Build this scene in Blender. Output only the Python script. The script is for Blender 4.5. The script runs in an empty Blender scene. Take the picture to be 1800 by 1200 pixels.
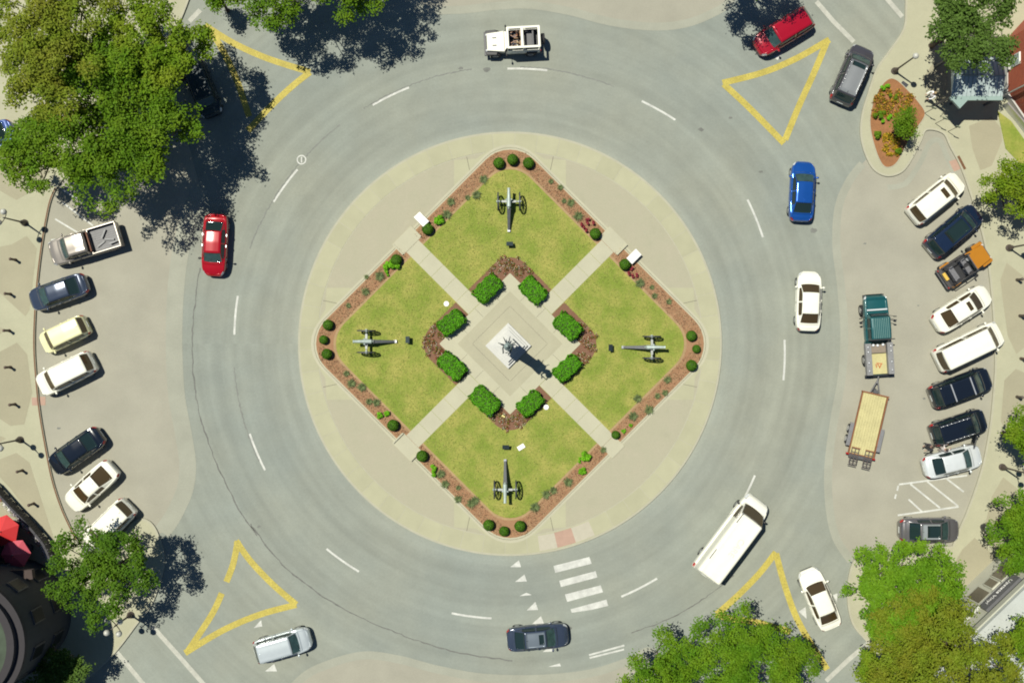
import bpy, bmesh, math, random
import numpy as np
from mathutils import Vector, Matrix

# ------------------------------------------------------------------ camera, sky, sun, exposure
H = 75.0                    # camera height above the circle
SC = 0.0426                 # metres of ground per plan unit
scene = bpy.context.scene
COL = scene.collection
cam_data = bpy.data.cameras.new('camera')
cam_data.sensor_width = 36.0
cam_data.lens = 36.0 * H / (1800 * SC)
cam_data.clip_end = 3000.0
cam_data.clip_start = 0.5
cam = bpy.data.objects.new('camera', cam_data)
cam.location = (0, 0, H)
COL.objects.link(cam)
scene.camera = cam

SUN_EL, SUN_AZ = math.radians(66.0), math.radians(-55.0)     # azimuth clockwise from +Y
world = bpy.data.worlds.new('World')
scene.world = world
world.use_nodes = True
wn = world.node_tree
wn.nodes.clear()
sky = wn.nodes.new('ShaderNodeTexSky')
sky.sky_type = 'NISHITA'
sky.sun_disc = False
sky.sun_elevation = SUN_EL
sky.sun_rotation = SUN_AZ
sky.air_density = 1.0
sky.dust_density = 0.0
sky.ozone_density = 5.0
bg = wn.nodes.new('ShaderNodeBackground')
bg.inputs['Strength'].default_value = 0.05
wo = wn.nodes.new('ShaderNodeOutputWorld')
wn.links.new(sky.outputs[0], bg.inputs[0])
wn.links.new(bg.outputs[0], wo.inputs[0])

sun_data = bpy.data.lights.new('sun', 'SUN')
sun_data.energy = 5.0
sun_data.angle = math.radians(0.53)
sun_data.color = (1.0, 0.965, 0.845)
sun = bpy.data.objects.new('sun', sun_data)
to_sun = Vector((math.sin(SUN_AZ) * math.cos(SUN_EL), math.cos(SUN_AZ) * math.cos(SUN_EL), math.sin(SUN_EL)))
sun.rotation_euler = to_sun.to_track_quat('Z', 'Y').to_euler()
sun.location = to_sun * 120
COL.objects.link(sun)

scene.view_settings.view_transform = 'Standard'
scene.view_settings.look = 'None'
scene.view_settings.exposure = 0.30
scene.view_settings.gamma = 1.0
scene.view_settings.use_curve_mapping = False
try:
    scene.cycles.max_bounces = 6
    scene.cycles.filter_width = 1.9
    scene.cycles.use_denoising = True
except Exception:
    pass

# ------------------------------------------------------------------ helpers
R = random.Random(7)
def P(px, py, z=0.0):
    """survey plan unit -> metres; z: height of the surveyed point above ground"""
    k = SC * (1 - z / H)
    return ((px - 900) * k, (600 - py) * k)
CEN = P(896.5, 604)

def link(o, parent=None):
    COL.objects.link(o)
    if parent is not None:
        o.parent = parent
    return o
def tag(o, label=None, cat=None, group=None, kind=None):
    if label: o['label'] = label
    if cat: o['category'] = cat
    if group: o['group'] = group
    if kind: o['kind'] = kind
    return o
def empty(name, x, y, z=0.0, rz=0.0, label=None, cat=None, group=None):
    o = bpy.data.objects.new(name, None)
    o.empty_display_size = 0.3
    o.location = (x, y, z)
    o.rotation_euler = (0, 0, rz)
    link(o)
    return tag(o, label, cat, group)
def copy_tree(o, parent=None):
    c = o.copy()
    COL.objects.link(c)
    if parent is not None:
        c.parent = parent
    for ch in list(o.children):
        copy_tree(ch, c)
    return c

class MB:
    def __init__(self):
        self.v, self.f, self.m = [], [], []
    def add(self, vs, fs, mi=0):
        b = len(self.v)
        self.v += [tuple(p) for p in vs]
        self.f += [tuple(b + i for i in f) for f in fs]
        self.m += [mi] * len(fs)
        return self
    def box(self, c, s, rz=0.0, mi=0, taper=1.0, mtx=None):
        hx, hy, hz = s[0] / 2, s[1] / 2, s[2] / 2
        ca, sa = math.cos(rz), math.sin(rz)
        vs = []
        for z, k in ((-hz, 1.0), (hz, taper)):
            for x, y in ((-hx, -hy), (hx, -hy), (hx, hy), (-hx, hy)):
                x2, y2 = x * k, y * k
                p = Vector((c[0] + x2 * ca - y2 * sa, c[1] + x2 * sa + y2 * ca, c[2] + z))
                vs.append(mtx @ p if mtx else p)
        return self.add(vs, [(3, 2, 1, 0), (4, 5, 6, 7), (0, 1, 5, 4), (1, 2, 6, 5), (2, 3, 7, 6), (3, 0, 4, 7)], mi)
    def prism(self, poly, z0, z1, mi=0, bottom=False):
        n = len(poly)
        a = sum(poly[i][0] * poly[(i + 1) % n][1] - poly[(i + 1) % n][0] * poly[i][1] for i in range(n))
        if a < 0: poly = poly[::-1]
        vs = [(p[0], p[1], z0) for p in poly] + [(p[0], p[1], z1) for p in poly]
        fs = [tuple(range(n, 2 * n))] + [(i, (i + 1) % n, n + (i + 1) % n, n + i) for i in range(n)]
        if bottom: fs.append(tuple(range(n - 1, -1, -1)))
        return self.add(vs, fs, mi)
    def sheet(self, poly, z, mi=0):
        n = len(poly)
        a = sum(poly[i][0] * poly[(i + 1) % n][1] - poly[(i + 1) % n][0] * poly[i][1] for i in range(n))
        if a < 0: poly = poly[::-1]
        return self.add([(p[0], p[1], z) for p in poly], [tuple(range(n))], mi)
    def cyl(self, p0, p1, r0, r1=None, n=10, mi=0, caps=True):
        r1 = r0 if r1 is None else r1
        p0, p1 = Vector(p0), Vector(p1)
        d = (p1 - p0)
        if d.length < 1e-6: return self
        d.normalize()
        u = d.orthogonal().normalized(); w = d.cross(u)
        vs = []
        for p, r in ((p0, r0), (p1, r1)):
            for i in range(n):
                a = 2 * math.pi * i / n
                vs.append(p + (u * math.cos(a) + w * math.sin(a)) * r)
        fs = [(i, (i + 1) % n, n + (i + 1) % n, n + i) for i in range(n)]
        if caps: fs += [tuple(range(n - 1, -1, -1)), tuple(range(n, 2 * n))]
        return self.add(vs, fs, mi)
    def tube(self, pts, rs, n=8, mi=0):
        for i in range(len(pts) - 1):
            r0 = rs[i] if isinstance(rs, (list, tuple)) else rs
            r1 = rs[i + 1] if isinstance(rs, (list, tuple)) else rs
            self.cyl(pts[i], pts[i + 1], r0, r1, n, mi)
        return self
    def ball(self, c, r, n=12, m=8, mi=0):
        rx, ry, rz = r if isinstance(r, (tuple, list)) else (r, r, r)
        vs = [(c[0], c[1], c[2] - rz)]
        for j in range(1, m):
            th = math.pi * j / m
            for i in range(n):
                a = 2 * math.pi * i / n
                vs.append((c[0] + rx * math.sin(th) * math.cos(a), c[1] + ry * math.sin(th) * math.sin(a), c[2] - rz * math.cos(th)))
        vs.append((c[0], c[1], c[2] + rz))
        fs = [(0, 1 + (i + 1) % n, 1 + i) for i in range(n)]
        for j in range(m - 2):
            for i in range(n):
                fs.append((1 + j * n + i, 1 + j * n + (i + 1) % n, 1 + (j + 1) * n + (i + 1) % n, 1 + (j + 1) * n + i))
        t = 1 + (m - 2) * n
        fs += [(t + i, t + (i + 1) % n, len(vs) - 1) for i in range(n)]
        return self.add(vs, fs, mi)
    def lathe(self, c, prof, n=20, mi=0):
        vs, fs = [], []
        for r, z in prof:
            for i in range(n):
                a = 2 * math.pi * i / n
                vs.append((c[0] + r * math.cos(a), c[1] + r * math.sin(a), c[2] + z))
        for j in range(len(prof) - 1):
            for i in range(n):
                fs.append((j * n + i, j * n + (i + 1) % n, (j + 1) * n + (i + 1) % n, (j + 1) * n + i))
        fs.append(tuple(range((len(prof) - 1) * n, len(prof) * n)))
        return self.add(vs, fs, mi)
    def strip(self, pts, w, z0, z1=None, mi=0, closed=False):
        """ribbon (or kerb) of width w along a polyline"""
        n = len(pts)
        Lp, Rp = [], []
        for i, p in enumerate(pts):
            a = pts[i - 1] if (i > 0 or closed) else p
            b = pts[(i + 1) % n] if (i < n - 1 or closed) else p
            d = Vector((b[0] - a[0], b[1] - a[1]))
            d = d.normalized() if d.length > 1e-9 else Vector((1, 0))
            ww = w[i] if isinstance(w, (list, tuple)) else w
            nx, ny = -d.y * ww / 2, d.x * ww / 2
            Lp.append((p[0] + nx, p[1] + ny)); Rp.append((p[0] - nx, p[1] - ny))
        m = n if closed else n - 1
        if z1 is None:
            vs = [(*q, z0) for q in Lp] + [(*q, z0) for q in Rp]
            return self.add(vs, [(n + i, n + (i + 1) % n, (i + 1) % n, i) for i in range(m)], mi)
        vs = [(*q, z1) for q in Lp] + [(*q, z1) for q in Rp] + [(*q, z0) for q in Lp] + [(*q, z0) for q in Rp]
        fs = []
        for i in range(m):
            j = (i + 1) % n
            fs += [(n + i, n + j, j, i), (i, j, 2 * n + j, 2 * n + i), (n + j, n + i, 3 * n + i, 3 * n + j)]
        if not closed:
            fs += [(0, 2 * n, 3 * n, n), (n - 1, 2 * n - 1, 4 * n - 1, 3 * n - 1)]
        return self.add(vs, fs, mi)
    def mesh(self, name, mats, smooth=False):
        me = bpy.data.meshes.new(name)
        me.from_pydata([tuple(p) for p in self.v], [], self.f)
        for m in (mats if isinstance(mats, (list, tuple)) else [mats]):
            me.materials.append(m)
        if any(self.m):
            me.polygons.foreach_set('material_index', self.m)
        if smooth:
            me.polygons.foreach_set('use_smooth', [True] * len(me.polygons))
        me.update()
        return me
    def build(self, name, mats, parent=None, smooth=False, bevel=0.0, loc=None, rz=0.0):
        o = bpy.data.objects.new(name, self.mesh(name, mats, smooth))
        if loc: o.location = loc
        if rz: o.rotation_euler = (0, 0, rz)
        if bevel > 0:
            b = o.modifiers.new('bevel', 'BEVEL'); b.width = bevel; b.segments = 2; b.limit_method = 'ANGLE'
        return link(o, parent)

def struct(name, mb, mat, parent=None, **k):
    o = mb.build(name, mat, parent, **k)
    if parent is None: o['kind'] = 'structure'
    return o
def catmull(pts, n=8, closed=True):
    out, N = [], len(pts)
    rng = range(N) if closed else range(N - 1)
    for i in rng:
        if closed:
            p = [pts[(i + k - 1) % N] for k in range(4)]
        else:
            p = [pts[max(0, min(N - 1, i + k - 1))] for k in range(4)]
        for j in range(n):
            t = j / n
            out.append(tuple(0.5 * (2 * p[1][d] + (p[2][d] - p[0][d]) * t + (2 * p[0][d] - 5 * p[1][d] + 4 * p[2][d] - p[3][d]) * t * t
                                    + (3 * p[1][d] - p[0][d] - 3 * p[2][d] + p[3][d]) * t ** 3) for d in (0, 1)))
    if not closed: out.append(tuple(pts[-1]))
    return out
def PP(lst, z=0.0):
    return [P(x, y, z) for x, y in lst]

def lettering(name, text, size, depth, m, parent, loc, rot):
    cu = bpy.data.curves.new(name, 'FONT'); cu.body = text; cu.size = size; cu.extrude = depth; cu.align_x = 'CENTER'; cu.align_y = 'CENTER'
    t = link(bpy.data.objects.new(name + '_curve', cu))
    me = bpy.data.meshes.new_from_object(t.evaluated_get(bpy.context.evaluated_depsgraph_get()))
    bpy.data.objects.remove(t); me.materials.clear(); me.materials.append(m)
    o = link(bpy.data.objects.new(name, me), parent); o.location = loc; o.rotation_euler = rot
    return o
# ------------------------------------------------------------------ materials
MATS = {}
def mat(name, col, rough=0.8, var=0.0, scale=1.0, var2=0.0, scale2=12.0, bump=0.0, bscale=30.0, col2=None, metallic=0.0,
        coat=0.0, spec=0.5, island=0.0, objrand=0.0, emit=None, transl=0.0, stretch=None):
    """procedural surface: base colour broken up by two noises, fine relief, optional per-piece variation"""
    if name in MATS: return MATS[name]
    m = bpy.data.materials.new(name); m.use_nodes = True
    nt = m.node_tree; nd = nt.nodes; ln = nt.links
    bs = nd['Principled BSDF']
    bs.inputs['Roughness'].default_value = rough
    bs.inputs['Metallic'].default_value = metallic
    bs.inputs['Specular IOR Level'].default_value = spec
    bs.inputs['Coat Weight'].default_value = coat
    bs.inputs['Coat Roughness'].default_value = 0.04
    geo = nd.new('ShaderNodeNewGeometry')
    pos = geo.outputs['Position']
    if stretch:
        mp = nd.new('ShaderNodeMapping'); mp.inputs['Scale'].default_value = stretch
        ln.new(pos, mp.inputs['Vector']); pos = mp.outputs['Vector']
    cur = None
    def noise(sc, det=4.0, rgh=0.6):
        n = nd.new('ShaderNodeTexNoise'); n.inputs['Scale'].default_value = sc
        n.inputs['Detail'].default_value = det; n.inputs['Roughness'].default_value = rgh
        ln.new(pos, n.inputs['Vector']); return n.outputs['Fac']
    rgb = nd.new('ShaderNodeRGB'); rgb.outputs[0].default_value = (*col, 1); cur = rgb.outputs[0]
    if col2 is not None:
        rp = nd.new('ShaderNodeMapRange'); rp.inputs['From Min'].default_value = 0.38; rp.inputs['From Max'].default_value = 0.62
        ln.new(noise(scale, 5.0), rp.inputs['Value'])
        mx = nd.new('ShaderNodeMix'); mx.data_type = 'RGBA'
        mx.inputs['B'].default_value = (*col2, 1)
        ln.new(rp.outputs[0], mx.inputs['Factor']); ln.new(cur, mx.inputs['A']); cur = mx.outputs['Result']
    def modulate(src, amt, lo=0.3, hi=0.7):
        nonlocal cur
        rp = nd.new('ShaderNodeMapRange'); rp.inputs['From Min'].default_value = lo; rp.inputs['From Max'].default_value = hi
        rp.inputs['To Min'].default_value = 1 - amt; rp.inputs['To Max'].default_value = 1 + amt
        ln.new(src, rp.inputs['Value'])
        mu = nd.new('ShaderNodeVectorMath'); mu.operation = 'SCALE'
        ln.new(cur, mu.inputs[0]); ln.new(rp.outputs[0], mu.inputs['Scale']); cur = mu.outputs[0]
    if var: modulate(noise(scale), var)
    if var2: modulate(noise(scale2, 3.0, 0.7), var2)
    if island: modulate(geo.outputs['Random Per Island'], island, 0, 1)
    if objrand:
        oi = nd.new('ShaderNodeObjectInfo'); modulate(oi.outputs['Random'], objrand, 0, 1)
    ln.new(cur, bs.inputs['Base Color'])
    if bump:
        b = nd.new('ShaderNodeBump'); b.inputs['Strength'].default_value = bump; b.inputs['Distance'].default_value = 0.03
        ln.new(noise(bscale, 4.0), b.inputs['Height']); ln.new(b.outputs[0], bs.inputs['Normal'])
    if emit:
        bs.inputs['Emission Color'].default_value = (*emit[:3], 1); bs.inputs['Emission Strength'].default_value = emit[3]
    if transl:
        tr = nd.new('ShaderNodeBsdfTranslucent'); ms = nd.new('ShaderNodeMixShader'); ms.inputs[0].default_value = transl
        ln.new(cur, tr.inputs['Color']); ln.new(bs.outputs[0], ms.inputs[1]); ln.new(tr.outputs[0], ms.inputs[2])
        ln.new(ms.outputs[0], nd['Material Output'].inputs['Surface'])
    MATS[name] = m
    return m

M = {}
M['tan_conc'] = mat('parking concrete', (.270, .260, .207), .9, .08, .35, .05, 9, .15, 60)
M['gutter'] = mat('gutter concrete', (.262, .266, .215), .9, .08, .5, .06, 10, .15, 60)
M['isl_tan'] = mat('exposed aggregate infill', (.322, .308, .220), .9, .09, .8, .06, 14, .2, 80, col2=(.296, .278, .202))
M['slab'] = mat('pale concrete slab', (.325, .318, .210), .85, .05, .8, .05, 16, .1, 70, objrand=.045)
M['path'] = mat('footpath concrete', (.365, .352, .255), .85, .05, .6, .04, 14, .1, 70)
M['plaza'] = mat('plaza concrete', (.315, .300, .212), .85, .05, .6, .05, 12, .1, 70)
M['pave'] = mat('pavement concrete', (.325, .318, .220), .87, .06, .5, .05, 12, .1, 70)
M['panel'] = mat('tan pavement panel', (.275, .256, .176), .9, .05, .4, .05, 12, .15, 70, objrand=.03)
M['kerb'] = mat('kerb concrete', (.33, .32, .24), .85, .06, 1.5, .05, 20, .1, 70)
M['kerb_red_shade'] = mat('kerb edge red and shade brown', (.12, .055, .022), .8, .15, 3, .1, 20)
M['joint'] = mat('joint dark', (.12, .11, .085), .95)
M['mulch'] = mat('bark mulch', (.300, .172, .092), .95, .12, 1.3, .18, 14, .9, 26, col2=(.245, .132, .068))
M['mulch_inner'] = mat('dark bark mulch', (.185, .098, .060), .95, .16, 1.3, .24, 12, .9, 26, col2=(.145, .072, .042))
M['soil'] = mat('dry soil', (.30, .205, .105), .95, .14, 2.0, .15, 18, .5, 26)
M['white_paint'] = mat('white road paint', (.44, .445, .41), .7, .18, 2.0, .14, 26)
M['faded_paint'] = mat('faded white road paint', (.36, .36, .31), .8, .14, 2.0, .14, 20)
M['yellow'] = mat('yellow road paint', (.36, .298, .056), .75, .15, 1.2, .26, 9)
M['tactile'] = mat('red tactile paving', (.34, .225, .17), .85, .06, 3, .05, 30)
M['tactile_pale'] = mat('pale replacement slab', (.37, .345, .27), .85, .05, 3, .05, 30)
M['crack'] = mat('crack sealant', (.125, .128, .115), .9, .2, 3)
M['granite'] = mat('white granite', (.43, .43, .40), .7, .05, 2, .06, 40)
M['marble'] = mat('bright white marker stone', (.74, .73, .70), .5, .03, 4)
M['bronze'] = mat('dark bronze', (.055, .075, .075), .45, .2, 6, metallic=.6)
M['gun'] = mat('weathered gun metal', (.33, .39, .36), .5, .16, 5, metallic=.25)
M['iron'] = mat('dark cast iron', (.035, .037, .045), .55, .15, 8)
M['axle'] = mat('grey painted axle', (.32, .34, .32), .5, .1, 6)
M['brownpost'] = mat('brown bollard paint', (.085, .055, .042), .55, .1, 10)
M['lampiron'] = mat('dark lamp iron', (.065, .05, .042), .5, .1, 10)
M['globe'] = mat('milky lamp globe', (.40, .40, .36), .3)
M['bark'] = mat('bark', (.085, .062, .045), .95, .2, 5, .2, 25, .6, 30)
M['tyre'] = mat('tyre rubber', (.018, .018, .019), .85)
M['rim'] = mat('alloy rim', (.42, .43, .44), .3, metallic=.8)
M['glass'] = mat('tinted car glass', (.012, .024, .024), .06, spec=.6)
M['glass_teal'] = mat('clear windshield glass', (.030, .058, .055), .05, .25, 3, spec=.6)
M['glass_brown'] = mat('car glass with HDR brown cast', (.05, .034, .014), .08, spec=.6)  # brown HDR cast round pale cars is painted into the glass colour
M['black'] = mat('black plastic', (.02, .02, .022), .5)
M['dkgrey'] = mat('dark grey trim', (.07, .07, .075), .5)
M['lamp_clear'] = mat('clear lamp lens', (.55, .57, .58), .1, spec=.7)
M['lamp_red'] = mat('red lamp lens', (.33, .012, .012), .15, spec=.7)
M['silver'] = mat('silver metal', (.55, .56, .57), .3, metallic=.7)
M['plate'] = mat('pale number plate', (.6, .62, .6), .5)

def leafmat(name, col, rnd=.22, tr=.32, col2=None, sc=.6):
    return mat(name, col, .62, .14, 1.6, 0, island=rnd, transl=tr, spec=.12, col2=col2, scale2=6) if col2 is None else \
        mat(name, col, .62, .10, sc, 0, island=rnd, transl=tr, spec=.12, col2=col2)
LM = {
 'sunny': leafmat('leaf sunny green', (.088, .205, .008), col2=(.130, .225, .010)),
 'tree': leafmat('leaf mid green', (.090, .190, .008), col2=(.122, .202, .010)),
 'deep': leafmat('leaf deep green', (.058, .140, .009), col2=(.085, .165, .010)),
 'olive': leafmat('leaf olive', (.185, .205, .016), col2=(.145, .205, .014)),
 'rust': leafmat('leaf olive and rust', (.200, .215, .022), col2=(.145, .210, .014), sc=.40),
 'bright': leafmat('leaf bright green', (.105, .235, .010), col2=(.135, .250, .012)),
 'fresh': leafmat('leaf fresh green', (.120, .225, .009), col2=(.165, .225, .013)),
 'dark': leafmat('leaf dark green', (.085, .150, .026)),
 'hedge': leafmat('hedge leaf', (.078, .262, .008), .35, .15),
 'ball': leafmat('boxwood leaf', (.060, .150, .010), .25, .1),
 'lime': leafmat('lime leaf', (.125, .33, .010), .3, .15),
 'tuft': leafmat('grey green blade', (.125, .165, .065), .3, .1),
 'maroon': leafmat('maroon petal', (.20, .028, .038), .35, .1),
 'gold': leafmat('golden petal', (.40, .24, .02), .3, .1),
 'orange': leafmat('orange brown petal', (.25, .115, .03), .35, .1),
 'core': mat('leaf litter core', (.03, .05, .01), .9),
}
# ------------------------------------------------------------------ setting: ground, road
def asphalt():
    m = bpy.data.materials.new('worn asphalt'); m.use_nodes = True
    nt = m.node_tree; nd = nt.nodes; ln = nt.links; bs = nd['Principled BSDF']
    bs.inputs['Roughness'].default_value = .9; bs.inputs['Specular IOR Level'].default_value = .3
    geo = nd.new('ShaderNodeNewGeometry')
    sub = nd.new('ShaderNodeVectorMath'); sub.operation = 'SUBTRACT'; sub.inputs[1].default_value = (CEN[0], CEN[1], 0)
    ln.new(geo.outputs['Position'], sub.inputs[0])
    le = nd.new('ShaderNodeVectorMath'); le.operation = 'LENGTH'; ln.new(sub.outputs[0], le.inputs[0])
    def noise(sc, det=4, r=.6):
        n = nd.new('ShaderNodeTexNoise'); n.inputs['Scale'].default_value = sc; n.inputs['Detail'].default_value = det
        n.inputs['Roughness'].default_value = r; ln.new(geo.outputs['Position'], n.inputs['Vector']); return n.outputs['Fac']
    # wheel wear follows the two circling lanes, the gutter next to the island stays pale
    wob = nd.new('ShaderNodeMath'); wob.operation = 'MULTIPLY_ADD'; wob.inputs[1].default_value = 1.1
    ln.new(noise(.25, 3), wob.inputs[0]); ln.new(le.outputs['Value'], wob.inputs[2])
    mr = nd.new('ShaderNodeMapRange'); mr.inputs['From Min'].default_value = 14; mr.inputs['From Max'].default_value = 32
    ln.new(wob.outputs[0], mr.inputs['Value'])
    cr = nd.new('ShaderNodeValToRGB'); ln.new(mr.outputs[0], cr.inputs[0])
    el = cr.color_ramp.elements
    stops = [(.0, 1.10), (.135, 1.10), (.19, .985), (.28, .94), (.35, 1.0), (.40, 1.01), (.46, .965), (.56, .95), (.66, 1.02), (.78, .97), (1, 1.0)]
    el[0].position, el[1].position = stops[0][0], stops[-1][0]
    for p, v in stops[1:-1]: el.new(p)
    for e, (p, v) in zip(sorted(cr.color_ramp.elements, key=lambda e: e.position), stops): e.color = (v / 1.2, v / 1.2, v / 1.2, 1)
    base = nd.new('ShaderNodeMix'); base.data_type = 'RGBA'
    base.inputs['A'].default_value = (.208 * 1.2, .230 * 1.2, .204 * 1.2, 1); base.inputs['B'].default_value = (.236 * 1.2, .246 * 1.2, .202 * 1.2, 1)
    rp = nd.new('ShaderNodeMapRange'); rp.inputs['From Min'].default_value = .35; rp.inputs['From Max'].default_value = .65
    ln.new(noise(.07, 4), rp.inputs['Value']); ln.new(rp.outputs[0], base.inputs['Factor'])
    mu = nd.new('ShaderNodeMix'); mu.data_type = 'RGBA'; mu.blend_type = 'MULTIPLY'; mu.inputs['Factor'].default_value = 1
    ln.new(base.outputs['Result'], mu.inputs['A']); ln.new(cr.outputs[0], mu.inputs['B'])
    cur = mu.outputs['Result']
    # long faint streaks left by tyres, following the lanes round
    sx = nd.new('ShaderNodeSeparateXYZ'); ln.new(sub.outputs[0], sx.inputs[0])
    at = nd.new('ShaderNodeMath'); at.operation = 'ARCTAN2'; ln.new(sx.outputs['Y'], at.inputs[0]); ln.new(sx.outputs['X'], at.inputs[1])
    cv = nd.new('ShaderNodeCombineXYZ'); ln.new(at.outputs[0], cv.inputs['Y'])
    lm_ = nd.new('ShaderNodeMath'); lm_.operation = 'MULTIPLY'; lm_.inputs[1].default_value = 1.3; ln.new(le.outputs['Value'], lm_.inputs[0]); ln.new(lm_.outputs[0], cv.inputs['X'])
    sn = nd.new('ShaderNodeTexNoise'); sn.inputs['Scale'].default_value = 1.0; sn.inputs['Detail'].default_value = 3; ln.new(cv.outputs[0], sn.inputs['Vector'])
    sr = nd.new('ShaderNodeMapRange'); sr.inputs['From Min'].default_value = .3; sr.inputs['From Max'].default_value = .7; sr.inputs['To Min'].default_value = .895; sr.inputs['To Max'].default_value = 1.05
    ln.new(sn.outputs['Fac'], sr.inputs['Value'])
    ss = nd.new('ShaderNodeVectorMath'); ss.operation = 'SCALE'; ln.new(cur, ss.inputs[0]); ln.new(sr.outputs[0], ss.inputs['Scale']); cur = ss.outputs[0]
    for sc, amt, det in ((.5, .07, 5), (6, .05, 4), (40, .07, 2)):
        r2 = nd.new('ShaderNodeMapRange'); r2.inputs['From Min'].default_value = .3; r2.inputs['From Max'].default_value = .7
        r2.inputs['To Min'].default_value = 1 - amt; r2.inputs['To Max'].default_value = 1 + amt
        ln.new(noise(sc, det, .65), r2.inputs['Value'])
        s = nd.new('ShaderNodeVectorMath'); s.operation = 'SCALE'; ln.new(cur, s.inputs[0]); ln.new(r2.outputs[0], s.inputs['Scale']); cur = s.outputs[0]
    ln.new(cur, bs.inputs['Base Color'])
    b = nd.new('ShaderNodeBump'); b.inputs['Strength'].default_value = .25; b.inputs['Distance'].default_value = .01
    ln.new(noise(70, 2), b.inputs['Height']); ln.new(b.outputs[0], bs.inputs['Normal'])
    return m
M['asphalt'] = asphalt()

def lawnmat():
    return mat('mown lawn', (.172, .224, .036), .9, .10, .55, .14, 7, .5, 40, col2=(.250, .244, .062), spec=.15)
M['lawn'] = lawnmat()
M['verge'] = mat('distant verge', (.12, .13, .06), .95, .2, .1, .15, 3)

struct('ground', MB().sheet([(-700, -700), (700, -700), (700, 700), (-700, 700)], -0.03), M['verge'])
road = struct('road', MB().sheet([(-110, -90), (110, -90), (110, 90), (-110, 90)], 0.0), M['asphalt'])

# --- concrete parking areas with a pale gutter strip towards the carriageway
def parking(outline, edge, gw=.6):
    a = struct('parking_area', MB().sheet(PP(outline), 0.004), M['tan_conc'])
    MB().strip(PP(catmull(edge, 8, False)), gw, 0.008).build('gutter_strip', M['gutter'], a)
    return a
eL = [(352, 330), (333, 380), (318, 440), (309, 510), (306, 600), (310, 690), (322, 760), (330, 815), (325, 860), (305, 905), (285, 935)]
park_w = parking(catmull(eL, 8, False) + [(230, 960), (60, 960), (20, 800), (20, 500), (60, 330), (200, 250), (330, 250)], eL, 1.25)
eR = [(1516, 288), (1492, 320), (1474, 365), (1470, 430), (1478, 500), (1484, 580), (1480, 660), (1466, 740), (1456, 820), (1458, 890), (1470, 945), (1496, 985)]
park_e = parking(catmull(eR, 8, False) + [(1600, 1000), (1720, 960), (1780, 800), (1790, 600), (1760, 400), (1700, 240), (1600, 200), (1540, 260)], eR)
eT = [(690, -60), (735, 10), (800, 18), (870, 11), (930, 9), (1000, 20), (1070, 38), (1140, 47), (1200, 43), (1250, 25), (1285, 0), (1310, -60)]
park_n = parking(catmull(eT, 8, False), eT)
eB = [(470, 1260), (530, 1192), (580, 1166), (640, 1151), (700, 1158), (770, 1176), (850, 1190), (950, 1192), (1040, 1182), (1110, 1160), (1150, 1150), (1200, 1260)]
park_s = parking(catmull(eB, 8, False), eB)

# --- painted markings on the road
RC = (896.5, 604)
def arcpts(p, q, n=6):
    a0, a1 = math.atan2(p[1] - RC[1], p[0] - RC[0]), math.atan2(q[1] - RC[1], q[0] - RC[0])
    if a1 - a0 > math.pi: a1 -= 2 * math.pi
    if a0 - a1 > math.pi: a0 -= 2 * math.pi
    r0, r1 = math.hypot(p[0] - RC[0], p[1] - RC[1]), math.hypot(q[0] - RC[0], q[1] - RC[1])
    return [P(RC[0] + (r0 + (r1 - r0) * i / n) * math.cos(a0 + (a1 - a0) * i / n), RC[1] + (r0 + (r1 - r0) * i / n) * math.sin(a0 + (a1 - a0) * i / n)) for i in range(n + 1)]
for p, q in [((892, 121), (962, 124)), ((655, 185), (719, 154)), ((481, 355), (523, 298)), ((412, 588), (418, 520)), ((439, 762), (466, 826)),
             ((574, 964), (631, 1004)), ((794, 1077), (864, 1086)), ((1092, 1048), (1155, 1016)), ((1297, 895), (1327, 835)),
             ((1377, 668), (1379, 597)), ((1314, 351), (1341, 417)), ((1128, 178), (1187, 211))]:
    MB().strip(arcpts(p, q), 0.15, 0.006).build('lane_dash', M['white_paint'], road)
def yellow(tri, parts):
    for pts in parts:
        MB().strip(PP(catmull(pts, 6, False)), 0.47, 0.006 + 0.002 * (parts.index(pts) % 3)).build('yellow_line', M['yellow'], road)
yellow('nw', [[(360, 45), (410, 76), (470, 103), (545, 127)], [(545, 127), (510, 155), (470, 193), (436, 230)], [(370, 52), (392, 90), (415, 138), (438, 205)]])
yellow('ne', [[(1270, 146), (1340, 128), (1400, 103), (1458, 70)], [(1272, 148), (1310, 183), (1345, 218), (1378, 252)], [(1453, 75), (1430, 130), (1405, 185), (1380, 246)]])
yellow('sw', [[(415, 950), (440, 985), (480, 1027), (521, 1062)], [(521, 1062), (455, 1080), (390, 1108), (325, 1147)], [(418, 950), (410, 990), (398, 1022)], [(390, 1042), (372, 1080), (330, 1144)]])
yellow('se', [[(1364, 970), (1335, 1007), (1298, 1045), (1260, 1079)], [(1258, 1079), (1290, 1088), (1330, 1093), (1390, 1110)], [(1364, 972), (1380, 1030), (1405, 1095), (1454, 1176)]])
def quadmark(name, pts, m='white_paint', z=.006, parent=None):
    return MB().sheet(PP(pts), z).build(name, M[m], parent or road)
for q in [[(973, 994), (1036, 978), (1040, 990), (976, 1006)], [(983, 1020), (1047, 1003), (1050, 1014), (986, 1031)],
          [(993, 1044), (1056, 1028), (1060, 1040), (997, 1057)], [(1003, 1070), (1066, 1053), (1069, 1064), (1040, 1071), (1005, 1076)],
          [(1035, 1149), (1097, 1132), (1098, 1135), (1036, 1152)], [(1036, 1154), (1097, 1139), (1097, 1142), (1037, 1157)]]:
    quadmark('crosswalk_bar', q)
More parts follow.
